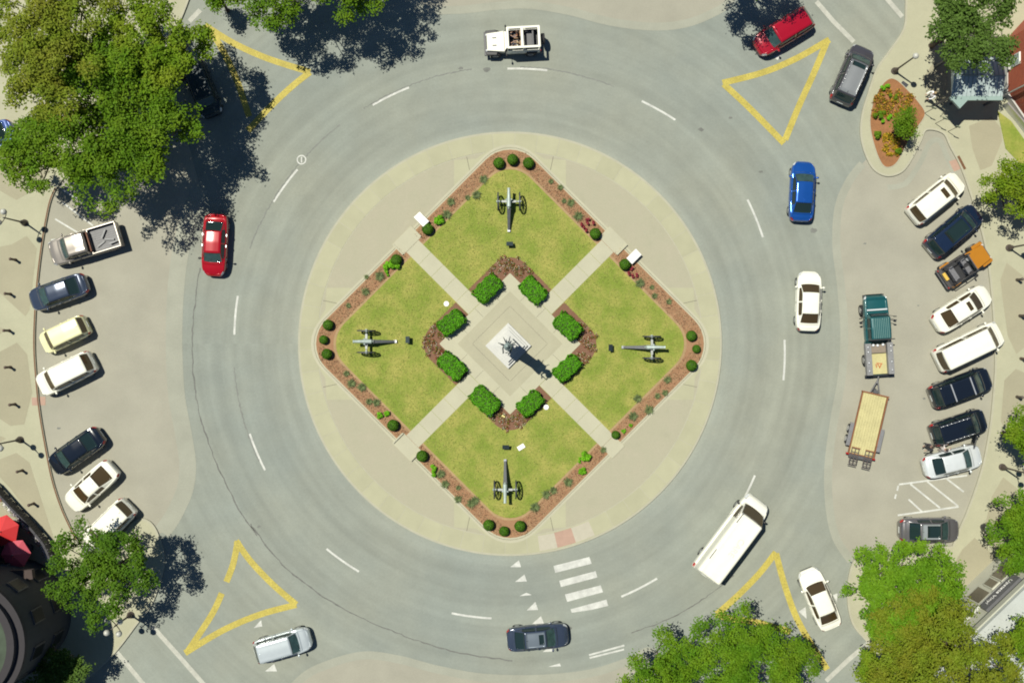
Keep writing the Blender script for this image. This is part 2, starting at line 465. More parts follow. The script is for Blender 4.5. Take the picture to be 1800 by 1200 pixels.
for t in [[(897, 996), (912, 984), (916, 996)], [(905, 1022), (922, 1009), (926, 1021)], [(913, 1047), (925, 1041), (935, 1045)], [(926, 1072), (941, 1057), (946, 1071)],
          [(935, 1096), (951, 1082), (956, 1095)], [(954, 1145), (968, 1134), (975, 1144)], [(964, 1171), (984, 1165), (986, 1170)],
          [(446, 1103), (459, 1089), (461, 1100)], [(466, 1179), (482, 1166), (487, 1179)], [(1404, 1074), (1416, 1066), (1418, 1087)],
          [(1478, 1040), (1491, 1032), (1492, 1053)], [(1464, 1045), (1472, 1042), (1471, 1058)], [(1360, 101), (1375, 93), (1367, 106)]]:
    quadmark('yield_tooth', t)
for pts in [[(1435, 3), (1465, 38), (1501, 74)], [(1556, -5), (1586, 30)], [(268, 1100), (310, 1147), (362, 1206)], [(205, 1145), (226, 1170), (256, 1206)], [(1452, 1196), (1490, 1160), (1528, 1128)]]:
    MB().strip(PP(pts), .34, .008).build('stop_line', M['faded_paint'], road)
for pts in [[(352, 18), (333, 38)], [(318, 48), (300, 62)]]:
    MB().strip(PP(pts), .36, .008).build('stop_line', M['faded_paint'], road)
for pts in [[(110, 334), (172, 370)], [(110, 356), (164, 397)], [(97, 385), (137, 409)], [(90, 422), (107, 420)]]:
    MB().strip(PP(pts), .12, .009).build('parking_line', M['white_paint'], park_w)
for i, pts in enumerate([[(1580, 851), (1640, 843), (1700, 835)], [(1600, 850), (1652, 892)], [(1630, 846), (1684, 889)], [(1664, 841), (1694, 864)], [(1578, 905), (1630, 898), (1685, 890)],
            [(1579, 853), (1577, 862)], [(1575, 868), (1573, 876)], [(1597, 877), (1622, 900)]]):
    MB().strip(PP(pts), .13, .009 + .002 * (i in (0, 4))).build('parking_line', M['white_paint'], park_e)
# painted ring round a survey cover, and cracks
a = [P(530 + 7.5 * math.cos(t * math.pi / 10), 281 + 7.5 * math.sin(t * math.pi / 10)) for t in range(20)]
cover = MB().strip(a, .09, .007, closed=True); cover.strip(PP([(530, 276), (530, 286)]), .1, .007)
cover.build('cover_ring', M['white_paint'], road)
def crack(pts, w=.09, m='crack', jit=.05):
    pp = PP(catmull(pts, 10, False))
    pp = [(x + R.uniform(-jit, jit), y + R.uniform(-jit, jit)) for x, y in pp]
    MB().strip(pp, [w * R.uniform(.5, 1.4) for _ in pp], .0065).build('crack', M[m], road)
crack([(352, 470), (343, 530), (338, 600), (341, 670), (352, 730), (375, 800), (412, 880), (452, 940)], .08)
crack([(440, 920), (490, 985), (560, 1042), (640, 1088), (720, 1120), (800, 1145), (900, 1160)], .09)
crack([(1290, 1010), (1240, 1050), (1180, 1085), (1110, 1112)], .08)
M['crack2'] = mat('old lane seam', (.165, .172, .155), .9, .1, 3)
for a0, a1 in ((200, 232), (238, 262), (272, 292), (155, 176)):
    crack([(RC[0] + 487 * math.cos(math.radians(t)), RC[1] + 487 * math.sin(math.radians(t))) for t in range(a0, a1 + 1, 4)], .09, 'crack2', .04)
M['stain'] = mat('oil stain', (.135, .14, .125), .8, .2, 2)
for x, y, r in [(1232, 228, 7), (1338, 302, 6), (1430, 405, 10), (1284, 207, 5), (810, 120, 6), (855, 122, 9), (1000, 1104, 8), (455, 925, 5), (330, 1010, 5), (1520, 428, 4), (1614, 537, 3), (103, 752, 5), (1625, 700, 4)]:
    pl = [P(x + r * R.uniform(.35, 1) * math.cos(t * .7), y + .6 * r * R.uniform(.35, 1) * math.sin(t * .7)) for t in range(9)]
    MB().sheet(pl, .0105).build('stain', M['stain'], road)

# ------------------------------------------------------------------ pavements (raised, with kerbs)
def pavement(outline, edge, kerbm='kerb', kw=.15):
    o = struct('pavement', MB().prism(PP(outline), -.02, .12), M['pave'])
    if edge: MB().strip(PP(edge), kw, 0.0, .132).build('kerb', M[kerbm], o)
    return o
kW = catmull([(345, -40), (322, 25), (292, 85), (235, 165), (165, 245), (112, 312), (92, 345), (82, 385), (73, 440), (66, 500), (62, 560), (61, 610), (64, 660), (70, 720), (80, 780), (92, 840), (108, 890), (126, 930), (142, 962)], 6, False)
kSW = catmull([(142, 962), (165, 990), (195, 975), (220, 938), (236, 918), (252, 912), (268, 921), (280, 945), (288, 990), (268, 1058), (240, 1096), (209, 1137), (182, 1166), (130, 1212), (60, 1270)], 6, False)
pav_w = pavement(kW + kSW[1:] + [(-400, 1270), (-400, -40)], kW + kSW[1:])
MB().strip(PP([p for p in kW if 330 < p[1] < 950]), .10, .0, .139).build('kerb_edge_and_shade', M['kerb_red_shade'], pav_w, loc=(.0, 0, 0))  # brown strip paints the shadow line along the kerb face
for poly in [[(22, 430), (48, 415), (66, 437), (53, 545), (46, 556), (0, 514), (-40, 480), (-30, 440)], [(31, 602), (49, 622), (58, 690), (44, 745), (20, 748), (-30, 715), (-40, 640)],
             [(30, 795), (53, 812), (78, 890), (95, 942), (102, 960), (72, 930), (20, 858), (-20, 815)], [(-30, 318), (30, 352), (70, 330), (88, 300), (60, 280), (-30, 270)],
             [(-30, 350), (14, 374), (-30, 408)], [(-60, 545), (12, 580), (-60, 625)], [(-60, 740), (12, 770), (-50, 808)]]:
    MB().prism(PP(poly), .11, .126).build('paving_panel', M['panel'], pav_w)
MB().sheet(PP([(68, 697), (80, 697), (80, 712), (69, 712)]), .016).build('tactile_slab', M['tactile'], park_w)
MB().prism(PP([(57, 698), (67, 698), (68, 712), (58, 712)]), .1, .136).build('tactile_slab', M['tactile'], pav_w)

kE = catmull([(1592, -60), (1592, 10), (1588, 52), (1562, 92), (1541, 122), (1527, 162), (1515, 203), (1513, 240), (1522, 274), (1537, 299), (1560, 309), (1585, 301), (1603, 276), (1617, 248), (1628, 228),
              (1657, 234), (1670, 258), (1690, 297), (1710, 355), (1731, 430), (1741, 500), (1747, 575), (1749, 640), (1746, 690), (1739, 755), (1725, 825), (1701, 895), (1688, 925), (1674, 960)], 6, False)
kSE = catmull([(1674, 960), (1640, 963), (1560, 966), (1512, 976), (1495, 1000), (1490, 1050), (1499, 1095), (1527, 1130), (1580, 1200), (1640, 1270)], 6, False)
pav_e = pavement(kE + kSE[1:] + [(2200, 1270), (2200, -60)], kE + kSE[1:])
for poly in [[(1702, 222), (1742, 206), (1758, 226), (1760, 248), (1742, 292), (1722, 300), (1708, 262)], [(1757, 492), (1768, 462), (1806, 492), (1812, 600), (1785, 622), (1770, 590), (1763, 540)],
             [(1764, 668), (1784, 648), (1830, 668), (1830, 760), (1772, 770), (1758, 740)], [(1742, 872), (1762, 838), (1800, 868), (1800, 960), (1760, 985), (1728, 930)],
             [(1690, 965), (1712, 944), (1762, 990), (1700, 1052), (1670, 1080), (1664, 1010)], [(1640, 110), (1664, 120), (1664, 190), (1646, 180), (1620, 140)]]:
    MB().prism(PP(poly), .11, .126).build('paving_panel', M['panel'], pav_e)
MB().sheet(PP([(1668, 284), (1683, 279), (1691, 296), (1677, 302)]), .016).build('tactile_slab', M['tactile'], park_e)
MB().prism(PP([(1681, 276), (1685, 274), (1697, 297), (1693, 299)]), .1, .14).build('kerb_edge_and_shade', M['kerb_red_shade'], pav_e)
# pale apron strip inside the teardrop
MB().strip(PP(catmull([(1560, 330), (1592, 322), (1618, 285), (1634, 252), (1652, 248), (1664, 275), (1680, 310)], 8, False)), .4, .012).build('gutter_strip', M['gutter'], park_e)
MB().prism(PP([(1578, 153), (1586, 143), (1596, 150), (1587, 160)]), .1, .14).build('utility_cover', M['iron'], pav_e)

# ------------------------------------------------------------------ the central island
def rdiam(L, r, n=8):
    """square standing on its corner: |x|+|y|<=L plan units with corner radius r, round the island centre"""
    pts = []
    d = L - r * math.sqrt(2)
    for k, (cx, cy) in enumerate(((d, 0), (0, d), (-d, 0), (0, -d))):
        a0 = -math.pi / 4 + k * math.pi / 2
        for i in range(n + 1):
            a = a0 + (math.pi / 2) * i / n
            pts.append((RC[0] + cx + r * math.cos(a), RC[1] - (cy + r * math.sin(a))))
    return PP(pts)
def disc(r, n=96):
    return [(CEN[0] + r * SC * math.cos(2 * math.pi * i / n), CEN[1] + r * SC * math.sin(2 * math.pi * i / n)) for i in range(n)]
island = struct('traffic_island', MB().prism(disc(372, 144), -.02, .115), M['kerb'])
MB().prism(disc(337, 144), .1, .121).build('infill', M['isl_tan'], island)
NS = 58
slab_me = {}
def ring_slab(a0, a1, r0, r1, z0, z1, m, name='paving_slab', parent=None):
    n = 4
    pts = [(r0 * SC * math.cos(a0 + (a1 - a0) * i / n), r0 * SC * math.sin(a0 + (a1 - a0) * i / n)) for i in range(n + 1)]
    pts += [(r1 * SC * math.cos(a1 + (a0 - a1) * i / n), r1 * SC * math.sin(a1 + (a0 - a1) * i / n)) for i in range(n + 1)]
    return MB().prism(pts, z0, z1)
me = ring_slab(0.0015, 2 * math.pi / NS - .0015, 338.5, 368.5, .1, .128, None).mesh('paving_slab', M['slab'])
for i in range(NS):
    o = bpy.data.objects.new('paving_slab', me); link(o, island)
    o.location = (CEN[0], CEN[1], R.uniform(-.002, .002)); o.rotation_euler = (0, 0, 2 * math.pi * i / NS + .03)
for (x0, x1, m) in ((947, 977, 'tactile_pale'), (977, 1008, 'tactile'), (1008, 1040, 'tactile_pale')):
    aa = [-math.acos(max(-1, min(1, (x - RC[0]) / 354))) for x in (x0, x1)]
    ring_slab(aa[0], aa[1], 340, 367, .12, .136, None).build('tactile_slab', M[m], island, loc=(CEN[0], CEN[1], 0))
# pale pads at the four tips of the diamond, with saw joints
for k in range(4):
    ca, sa = math.cos(k * math.pi / 2), math.sin(k * math.pi / 2)
    rot = lambda x, y: (CEN[0] + (x * ca - y * sa) * SC, CEN[1] + (x * sa + y * ca) * SC)
    MB().prism([rot(*q) for q in ((268, -98), (322, -98), (324, -60), (337, -40), (337.5, 0), (337, 40), (324, 60), (322, 98), (268, 98))], .1, .124).build('tip_pad', M['slab'], island)
    for s in (-1, 1):
        MB().strip([rot(300, s * 70), rot(328, s * 76)], .035, .1285).build('saw_joint', M['joint'], island)
MB().prism(rdiam(375, 62), .1, .130).build('edging_band', M['path'], island)
jn = MB()
for s in (1, -1):
    jn.strip(rdiam(369, 61), .02, .1315, closed=True)
jn.build('saw_joint', M['joint'], island)
bedo = MB().prism(rdiam(365, 60), .1, .150).build('mulch_bed', M['mulch'], island)
lawn_poly = rdiam(326, 50)
MB().strip(rdiam(329, 51), .16, .153, closed=True).build('lawn_edge', M['soil'], island)
lawn = MB().prism(lawn_poly, .1, .165).build('lawn', M['lawn'], island)
def rr(q, ang):
    c, s = math.cos(ang), math.sin(ang)
    return [(CEN[0] + (x * c - y * s) * SC, CEN[1] + (x * s + y * c) * SC) for x, y in q]
for k in range(4):     # the four footpaths run out along the diagonals
    ang = math.pi / 4 + k * math.pi / 2
    e = 267
    L0 = 88.0
    # path flagstones with open joints
    n = 5
    for i in range(n):
        a = L0 + (e - 25 - L0) * i / n; b = L0 + (e - 25 - L0) * (i + 1) / n
        MB().prism(rr([(a + .25, -15), (b - .15, -15), (b - .15, 15), (a + .25, 15)], ang), .1, .176).build('path_slab', M['path'], island)
    w = 15 if k == 3 else 22
    MB().prism(rr([(e - 25 + .3, -w), (e + 2, -w), (e + 2, w), (e - 25 + .3, w)], ang), .1, .178).build('landing_slab', M['path'], island)
    if k != 3:
        for s in ((-1,) if k == 0 else (-1, 1)):
            MB().prism(rr([(e - 24, s * w - 1.4), (e + 1, s * w - 1.4), (e + 1, s * w + 1.4), (e - 24, s * w + 1.4)], ang), .1, .30).build('landing_kerb', M['path'], island)
for k in range(4):     # planting beds wrapped round the plaza corners
    ang = k * math.pi / 2
    pts = []
    d = 168 - 40 * math.sqrt(2)
    for i in range(9):
        a = -math.pi / 4 + math.pi / 2 * i / 8
        pts.append((d + 40 * math.cos(a), 40 * math.sin(a)))
    q = [(92, 62), (124 - 2, 0), (92, -62)]
    lo, hi = (110 - 8, -(160 - 110) - 8), (110 - 8, 58)
    pts = [(95.2, -72.8)] + pts[0:] + [(95.2, 72.8)] + [(73, 51), (121, 0), (73, -51)]
    MB().prism(rr(pts, ang), .1, .172).build('planting_bed', M['mulch_inner'], island)
plz = rdiam(124, 1.0, 1)
MB().prism(plz, .1, .186).build('plaza', M['path'], island)
MB().prism(rdiam(92, 1.0, 1), .1, .192).build('plaza_centre', M['plaza'], island)
jn = MB()
for k in range(4):
    ang = math.pi / 4 + k * math.pi / 2
    for s in (-40, 0, 40):
        jn.strip(rr([(66, s), (87, s)], ang), .02, .1885)
jn.strip(rdiam(66, 1, 1), .02, .1935, closed=True)
jn.build('saw_joint', M['joint'], island)
# footpath slabs nearest the plaza corners hide nothing: the lawn runs to the beds
# ------------------------------------------------------------------ vehicles
def paint(name, col, metallic=.0, rough=.28):
    return mat('paint ' + name, col, rough, .03, 3, metallic=metallic, coat=1.0)
KEYS = {
 # t runs from the rear bumper (0) to the nose (1)
 'sedan': dict(w=[(0, .56), (.012, .72), (.05, .89), (.12, .965), (.25, 1), (.75, 1), (.88, .945), (.945, .83), (.982, .68), (1, .48)],
               zb=[(0, .46), (.012, .60), (.05, .665), (.13, .69), (.5, .66), (.78, .655), (.9, .59), (.965, .52), (1, .40)],
               cowl=.785, rf=.625, rr=.30, rb=.125, wr=.66, z0=.13),
 'coupe': dict(w=[(0, .68), (.012, .78), (.05, .90), (.12, .96), (.25, 1), (.75, .98), (.88, .93), (.945, .82), (.982, .68), (1, .48)],
               zb=[(0, .46), (.012, .62), (.05, .68), (.13, .70), (.5, .66), (.78, .64), (.9, .57), (.965, .50), (1, .38)],
               cowl=.76, rf=.58, rr=.36, rb=.10, wr=.60, z0=.12),
 'suv': dict(w=[(0, .76), (.012, .86), (.05, .94), (.12, .98), (.25, 1), (.78, 1), (.9, .945), (.955, .83), (.985, .68), (1, .50)],
             zb=[(0, .36), (.012, .54), (.05, .60), (.13, .62), (.5, .60), (.80, .62), (.92, .56), (.975, .49), (1, .34)],
             cowl=.80, rf=.665, rr=.11, rb=.025, wr=.74, z0=.14),
 'hatch': dict(w=[(0, .74), (.012, .85), (.05, .93), (.12, .98), (.25, 1), (.78, 1), (.9, .95), (.96, .85), (.988, .74), (1, .62)],
               zb=[(0, .36), (.012, .54), (.05, .60), (.13, .62), (.5, .58), (.82, .60), (.92, .54), (.975, .47), (1, .34)],
               cowl=.84, rf=.70, rr=.10, rb=.03, wr=.76, z0=.13),
 'van': dict(w=[(0, .90), (.01, .96), (.04, .99), (.12, 1), (.25, 1), (.80, 1), (.9, .96), (.96, .88), (.988, .78), (1, .66)],
             zb=[(0, .36), (.012, .45), (.05, .47), (.5, .47), (.86, .48), (.94, .43), (.98, .38), (1, .26)],
             cowl=.895, rf=.765, rr=.030, rb=.008, wr=.84, z0=.13),
 'minivan': dict(w=[(0, .80), (.012, .90), (.05, .96), (.12, .99), (.25, 1), (.80, 1), (.9, .96), (.96, .88), (.988, .78), (1, .66)],
             zb=[(0, .36), (.012, .50), (.05, .54), (.5, .54), (.86, .56), (.94, .50), (.98, .44), (1, .30)],
             cowl=.875, rf=.745, rr=.06, rb=.015, wr=.78, z0=.13),
 'pickup': dict(w=[(0, .90), (.01, .94), (.05, .97), (.12, 1), (.25, 1), (.78, 1), (.9, .97), (.96, .89), (.988, .79), (1, .68)],
              zb=[(0, .30), (.01, .38), (.40, .38), (.425, .60), (.5, .60), (.80, .61), (.92, .575), (.975, .51), (1, .36)],
              cowl=.795, rf=.675, rr=.445, rb=.425, wr=.74, z0=.18),
}
def lerp(a, b, t): return a + (b - a) * t
class Shape:
    def __init__(s, kind, L, W, Ht):
        s.k, s.L, s.W, s.H = KEYS[kind], L, W, Ht
        T = np.linspace(0, 1, 401)
        ker = np.ones(9) / 9
        def sm(keys):
            v = np.interp(T, [a for a, _ in keys], [b for _, b in keys])
            vp = np.pad(v, 4, mode='edge'); return np.convolve(vp, ker, 'valid')
        s.T, s.wv, s.zv = T, sm(s.k['w']), sm(s.k['zb'])
        k = s.k
        cc = np.interp(T, [0, k['rb'], k['rr'], k['rf'], k['cowl'], 1], [0, 0, 1, 1, 0, 0])
        s.cv = cc
        bow = np.interp(T, [k['rr'], (k['rr'] + k['rf']) / 2, k['rf']], [0, .018, 0]) * (cc > .99)
        s.bv = bow
    def at(s, t, q):
        """surface point; t along the car, q across (0 right sill .. 7 middle .. 14 left sill)"""
        t = min(1, max(0, t))
        W2 = s.W / 2; w = np.interp(t, s.T, s.wv) * W2; zb = np.interp(t, s.T, s.zv) * s.H
        c = float(np.interp(t, s.T, s.cv)); bow = float(np.interp(t, s.T, s.bv)) * s.H
        z0 = s.k['z0'] * s.H
        wr = s.k['wr'] * W2
        zt = lerp(zb + .035, s.H, c) + bow
        pts = [(w * .88, z0), (w * .99, lerp(z0, zb, .42)), (w, lerp(z0, zb, .72)), (w * .955, zb),
               (lerp(w * .83, w * .89, c), zb + .028), (lerp(w * .77, wr, c), zt - .05 * c - .004), (lerp(w * .44, wr * .6, c), zt - .006 * c + .02 * (1 - c)), (0, zt + .012 + .024 * (1 - c))]
        full = [(-y, z) for y, z in pts] + [(y, z) for y, z in pts[-2::-1]]
        i = min(13, max(0, int(q))); f = q - i
        p0, p1, p2, p3 = (full[max(0, i - 1)], full[i], full[i + 1], full[min(14, i + 2)])
        def cr(a, b, c_, d):
            # gentle tension so that the glass corners stay crisp
            m1, m2 = .35 * (c_ - a), .35 * (d - b)
            h = f
            return (2 * h**3 - 3 * h**2 + 1) * b + (h**3 - 2 * h**2 + h) * m1 + (-2 * h**3 + 3 * h**2) * c_ + (h**3 - h**2) * m2
        return Vector(((t - .5) * s.L, cr(p0[0], p1[0], p2[0], p3[0]), cr(p0[1], p1[1], p2[1], p3[1])))
    def nrm(s, t, q):
        e = .004
        a = s.at(t + e, q) - s.at(t - e, q); b = s.at(t, min(14, q + .05)) - s.at(t, max(0, q - .05))
        n = a.cross(b)
        return n.normalized() if n.length > 1e-9 else Vector((0, 0, 1))
    def body(s):
        ts = [0, .006, .014, .03, .05, .08] + list(np.linspace(.11, .9, 36)) + [.93, .955, .972, .985, .994, 1]
        k = s.k
        ts = sorted(set([round(float(t), 4) for t in ts] + [k['rb'], k['rr'], k['rf'], k['cowl']]))
        qs = list(np.linspace(0, 14, 43))
        n = len(qs)
        mb = MB()
        vs = [s.at(t, q) for t in ts for q in qs]
        fs = []
        for i in range(len(ts) - 1):
            for j in range(n - 1):
                fs.append((i * n + j, i * n + j + 1, (i + 1) * n + j + 1, (i + 1) * n + j)[::-1])
            fs.append((i * n + n - 1, i * n, (i + 1) * n, (i + 1) * n + n - 1)[::-1])
        fs.append(tuple(range(n))); fs.append(tuple((len(ts) - 1) * n + j for j in range(n))[::-1])
        return mb.add(vs, fs)
    def patch(s, t0, t1, q0, q1, off=.006, nt=6, nq=6, bow0=0, bow1=0, mb=None, mi=0, thick=.0):
        mb = mb or MB(); vs = []; fs = []
        for i in range(nt + 1):
            for j in range(nq + 1):
                q = lerp(q0, q1, j / nq); u = 1 - ((q - (q0 + q1) / 2) / ((q1 - q0) / 2)) ** 2
                t = lerp(t0 + bow0 * u, t1 + bow1 * u, i / nt)
                vs.append(s.at(t, q) + s.nrm(t, q) * off)
        m = nq + 1
        for i in range(nt):
            for j in range(nq):
                fs.append((i * m + j, (i + 1) * m + j, (i + 1) * m + j + 1, i * m + j + 1))
        # skirt down to the body so that panels read as solid
        ring = [j for j in range(m)] + [i * m + nq for i in range(1, nt + 1)] + [nt * m + j for j in range(nq - 1, -1, -1)] + [i * m for i in range(nt - 1, 0, -1)]
        b = len(vs)
        cen = s.nrm((t0 + t1) / 2, (q0 + q1) / 2)
        vs += [vs[r] - cen * (off + .012) for r in ring]
        for a in range(len(ring)):
            c2 = (a + 1) % len(ring)
            fs.append((ring[a], b + a, b + c2, ring[c2]))
        return mb.add(vs, fs, mi)

def wheels(root, L, W, tf, tr, r=.33, wd=.22, rimm='rim'):
    for t in (tr, tf):
        for sd in (-1, 1):
            x, y = (t - .5) * L, sd * (W / 2 - wd / 2 - .03)
            mb = MB(); mb.cyl((x, y - wd / 2, r), (x, y + wd / 2, r), r, n=18)
            wobj = mb.build('wheel', M['tyre'], root, bevel=.03)
            MB().cyl((x, y + sd * wd * .35, r), (x, y + sd * (wd / 2 + .008), r), r * .64, r * .58, n=14).build('rim', M[rimm], wobj)
def heading(front, rear, zz=.7):
    f, r = Vector(P(*front, zz)), Vector(P(*rear, zz))
    d = f - r
    return (f + r) / 2, math.atan2(d.y, d.x), d.length

def car(name, kind, front, rear, W, Ht, pm, label, cat='car', group=None, glass='glass', L=None, sunroof=None, rails=None, crossbars=False,
        roof_glare=None, door_open=None, shoulder=True, wheel_r=.33, mirrors=None, rear_glass=True):
    c, ang, LL = heading(front, rear)
    L = L or LL
    root = empty(name, c.x, c.y, 0, ang, label, cat, group)
    s = Shape(kind, L, W, Ht); k = s.k
    s.body().build('body', pm, root, smooth=True)
    g = M[glass]
    s.patch(k['rf'] + .012, k['cowl'] - .016, 5.14, 8.86, .007, 8, 10, bow0=.006, bow1=.016).build('windshield', M['glass_teal'] if glass == 'glass' else g, root, smooth=True)
    if rear_glass:
        s.patch(k['rb'] + (.014 if kind in ('sedan', 'coupe') else .004), k['rr'] - .008, 5.2, 8.8, .007, 6, 10, bow0=-.008, bow1=-.004).build('rear_window', g, root, smooth=True)
    mid = (k['rr'] + k['rf']) / 2 + .02
    pan = (kind in ('van',))
    for q0, q1 in ((4.16, 4.9), (9.84 - .74, 9.84)):
        segs = [(mid + .012, k['cowl'] - .07), (k['rr'] + (.0 if kind in ('suv', 'hatch', 'minivan', 'van') else -.04), mid - .012)]
        if kind == 'van': segs = [(k['rf'] - .07, k['cowl'] - .05)]
        if kind == 'pickup': segs = [(mid + .01, k['cowl'] - .06), (k['rr'] + .01, mid - .01)]
        for a, b in segs:
            s.patch(a, b, q0, q1, .006, 6, 3).build('side_window', g, root, smooth=True)
    if kind != 'van':
        s.patch(k['cowl'] + .008, .962, 4.5, 9.5, .005, 6, 12, bow0=.014, bow1=.014).build('hood', pm, root, smooth=True)
    if kind in ('sedan', 'coupe'):
        s.patch(.022, k['rb'] - .004, 4.5, 9.5, .005, 4, 10, bow0=-.008, bow1=-.006).build('trunk_lid', pm, root, smooth=True)
    dsegs = [(mid + .004, k['cowl'] - .075), (mid - .17, mid - .004)] if kind not in ('van', 'coupe') else [(k['rf'] - .08, k['cowl'] - .04)] if kind == 'van' else [(mid - .06, k['cowl'] - .07)]
    for sd, (q0, q1) in ((-1, (1.1, 3.75)), (1, (10.25, 12.9))):
        for a, b in dsegs:
            if door_open and door_open == sd and (a, b) == dsegs[0]:
                # this door stands open, hinged at its leading edge
                hp = s.at(b, 2.0 if sd < 0 else 12.0)
                dm = MB().box((-.5, 0, 0), (1.0, .055, .58)).box((-.52, 0, .42), (.86, .035, .05)).box((-.95, 0, .36), (.05, .035, .16)).box((-.12, 0, .36), (.05, .035, .16))
                o = dm.build('door', pm, root, bevel=.015, loc=(hp.x, hp.y + sd * .03, .72)); o.rotation_euler = (0, 0, -sd * math.radians(58))
                tag(o, 'car door standing wide open')
                continue
            d = s.patch(a, b, q0, q1, .004, 5, 5).build('door', pm, root, smooth=True)
            hp = s.at(a + .03, 2.9 if sd < 0 else 11.1)
            MB().box((hp.x, hp.y + sd * .012, hp.z), (.16, .03, .03)).build('handle', M['silver'] if mirrors else pm, d)
    for q0, q1 in ((2.1, 3.55), (10.45, 11.9)):
        s.patch(.925, .982, q0, q1, .006, 4, 3).build('headlight', M['lamp_clear'], root, smooth=True)
        s.patch(.008, .05 if kind != 'suv' else .06, q0, q1, .006, 3, 3).build('taillight', M['lamp_red'], root, smooth=True)
    zb = np.interp(k['cowl'], s.T, s.zv) * Ht
    for sd in (-1, 1):
        y = sd * (W / 2 + .085); x = (k['cowl'] - .055 - .5) * L
        mb = MB().ball((x, y, zb + .07), (.085, .12, .075), 10, 6)
        mb.cyl((x, sd * (W / 2 - .07), zb + .03), (x, y, zb + .06), .028, n=6)
        mb.build('mirror', mirrors or pm, root, smooth=True)
    wheels(root, L, W, .82, .18, wheel_r)
    MB().box((-L / 2 - .004, 0, Ht * .40), (.02, .48, .13)).build('number_plate', M['plate'], root)
    gr = MB().box((L / 2 - .012, 0, Ht * .27), (.05, W * .52, .13)); gr.build('grille', M['black'], root)
    wm = MB()
    for yy in (-.30, .18):
        a = s.at(k['cowl'] - .006, 7 + yy * 4) + Vector((0, 0, .02)); b2 = s.at(k['cowl'] - .045, 7 + yy * 4 + 1.0) + Vector((0, 0, .02))
        wm.cyl(a, b2, .012, n=5)
    wm.build('wiper', M['black'], root)
    if roof_glare:  # paler patch paints the sun's glare onto a darker roof
        s.patch(k['rr'] + .012, k['rf'] - .012, 5.3, 8.7, .005, 8, 10, bow0=-.004, bow1=.006).build('roof_glare_panel', roof_glare, root, smooth=True)
    if sunroof:
        t0, t1, hw = sunroof
        s.patch(t0, t1, 7 - hw, 7 + hw, .012, 4, 6).build('sunroof', g, root, smooth=True)
    if rails:
        for q in (5.35, 8.65):
            pts = [s.at(t, q) + Vector((0, 0, .045)) for t in np.linspace(k['rr'] + .02, k['rf'] - .02, 8)]
            MB().tube(pts, .024, 6).cyl(pts[0], pts[0] - Vector((0, 0, .06)), .02, n=6).cyl(pts[-1], pts[-1] - Vector((0, 0, .06)), .02, n=6).build('roof_rail', M[rails], root, smooth=True)
    if crossbars:
        for t in crossbars:
            a, b = s.at(t, 5.2) + Vector((0, 0, .09)), s.at(t, 8.8) + Vector((0, 0, .09))
            mb = MB().cyl(a, b, .055, n=8)
            for p in (a, b): mb.cyl(p, p - Vector((0, 0, .1)), .03, n=6)
            mb.build('crossbar', M['silver'], root)
    # antenna fin
    p = s.at(k['rr'] + .03, 7)
    MB().box((p.x, 0, p.z + .03), (.16, .035, .07), taper=.45).build('roof_antenna', pm, root)
    root['L'] = L
    return root, s

white = paint('white', (.72, .71, .61)); cream = paint('cream', (.66, .64, .37)); pearl = paint('silver white', (.62, .65, .65), .25)
black = paint('black', (.006, .009, .015), 0, .14); navy = paint('navy', (.008, .016, .038), 0, .14); darkblue = paint('slate blue', (.040, .054, .085), .3, .2)
red = paint('red', (.32, .002, .007), .1, .2); crimson = paint('crimson', (.30, .003, .014), .1, .2); blue = paint('bright blue', (.010, .085, .36), .45, .22)
grey = paint('dark grey', (.062, .058, .066), .3); midgrey = paint('grey', (.12, .115, .12), .35); taupe = paint('taupe', (.25, .225, .195), .35); silver = paint('silver', (.50, .55, .56), .35)
teal = paint('teal', (.010, .080, .085), .15); orange = paint('orange', (.42, .17, .010), .15); tealdark = mat('paint dark teal', (.012, .03, .038), .55)

GL = 'cars parked nose to the kerb beside the paved plaza'
GR = 'cars parked nose to the kerb beside the trees'
GT = 'vehicles driving round the circle'
car('parked_car', 'sedan', (53, 531), (153, 496), 1.80, 1.42, darkblue, 'slate blue saloon with a glare on its rear window, parked next to the taupe pickup', group=GL)
car('parked_car', 'hatch', (73, 607), (153, 569), 1.72, 1.52, cream, 'small cream hatchback parked between the slate blue saloon and a white SUV', group=GL, glass='glass_brown')
car('parked_car', 'suv', (68, 681), (164, 633), 1.85, 1.62, white, 'white SUV parked beside the red kerb patch and the cream hatchback', group=GL, glass='glass_brown')
car('parked_car', 'sedan', (91, 823), (178, 762), 1.82, 1.42, black, 'glossy black saloon parked beside a white coupe, an empty bay on its other side', group=GL)
car('parked_car', 'coupe', (121, 890), (199, 820), 1.86, 1.32, white, 'white coupe with a dark windshield parked next to the glossy black saloon', group=GL, glass='glass_brown')
car('parked_car', 'suv', (156, 958), (228, 887), 1.85, 1.64, white, 'white SUV half hidden under the tree at the end of the parking row', group=GL, glass='glass_brown')

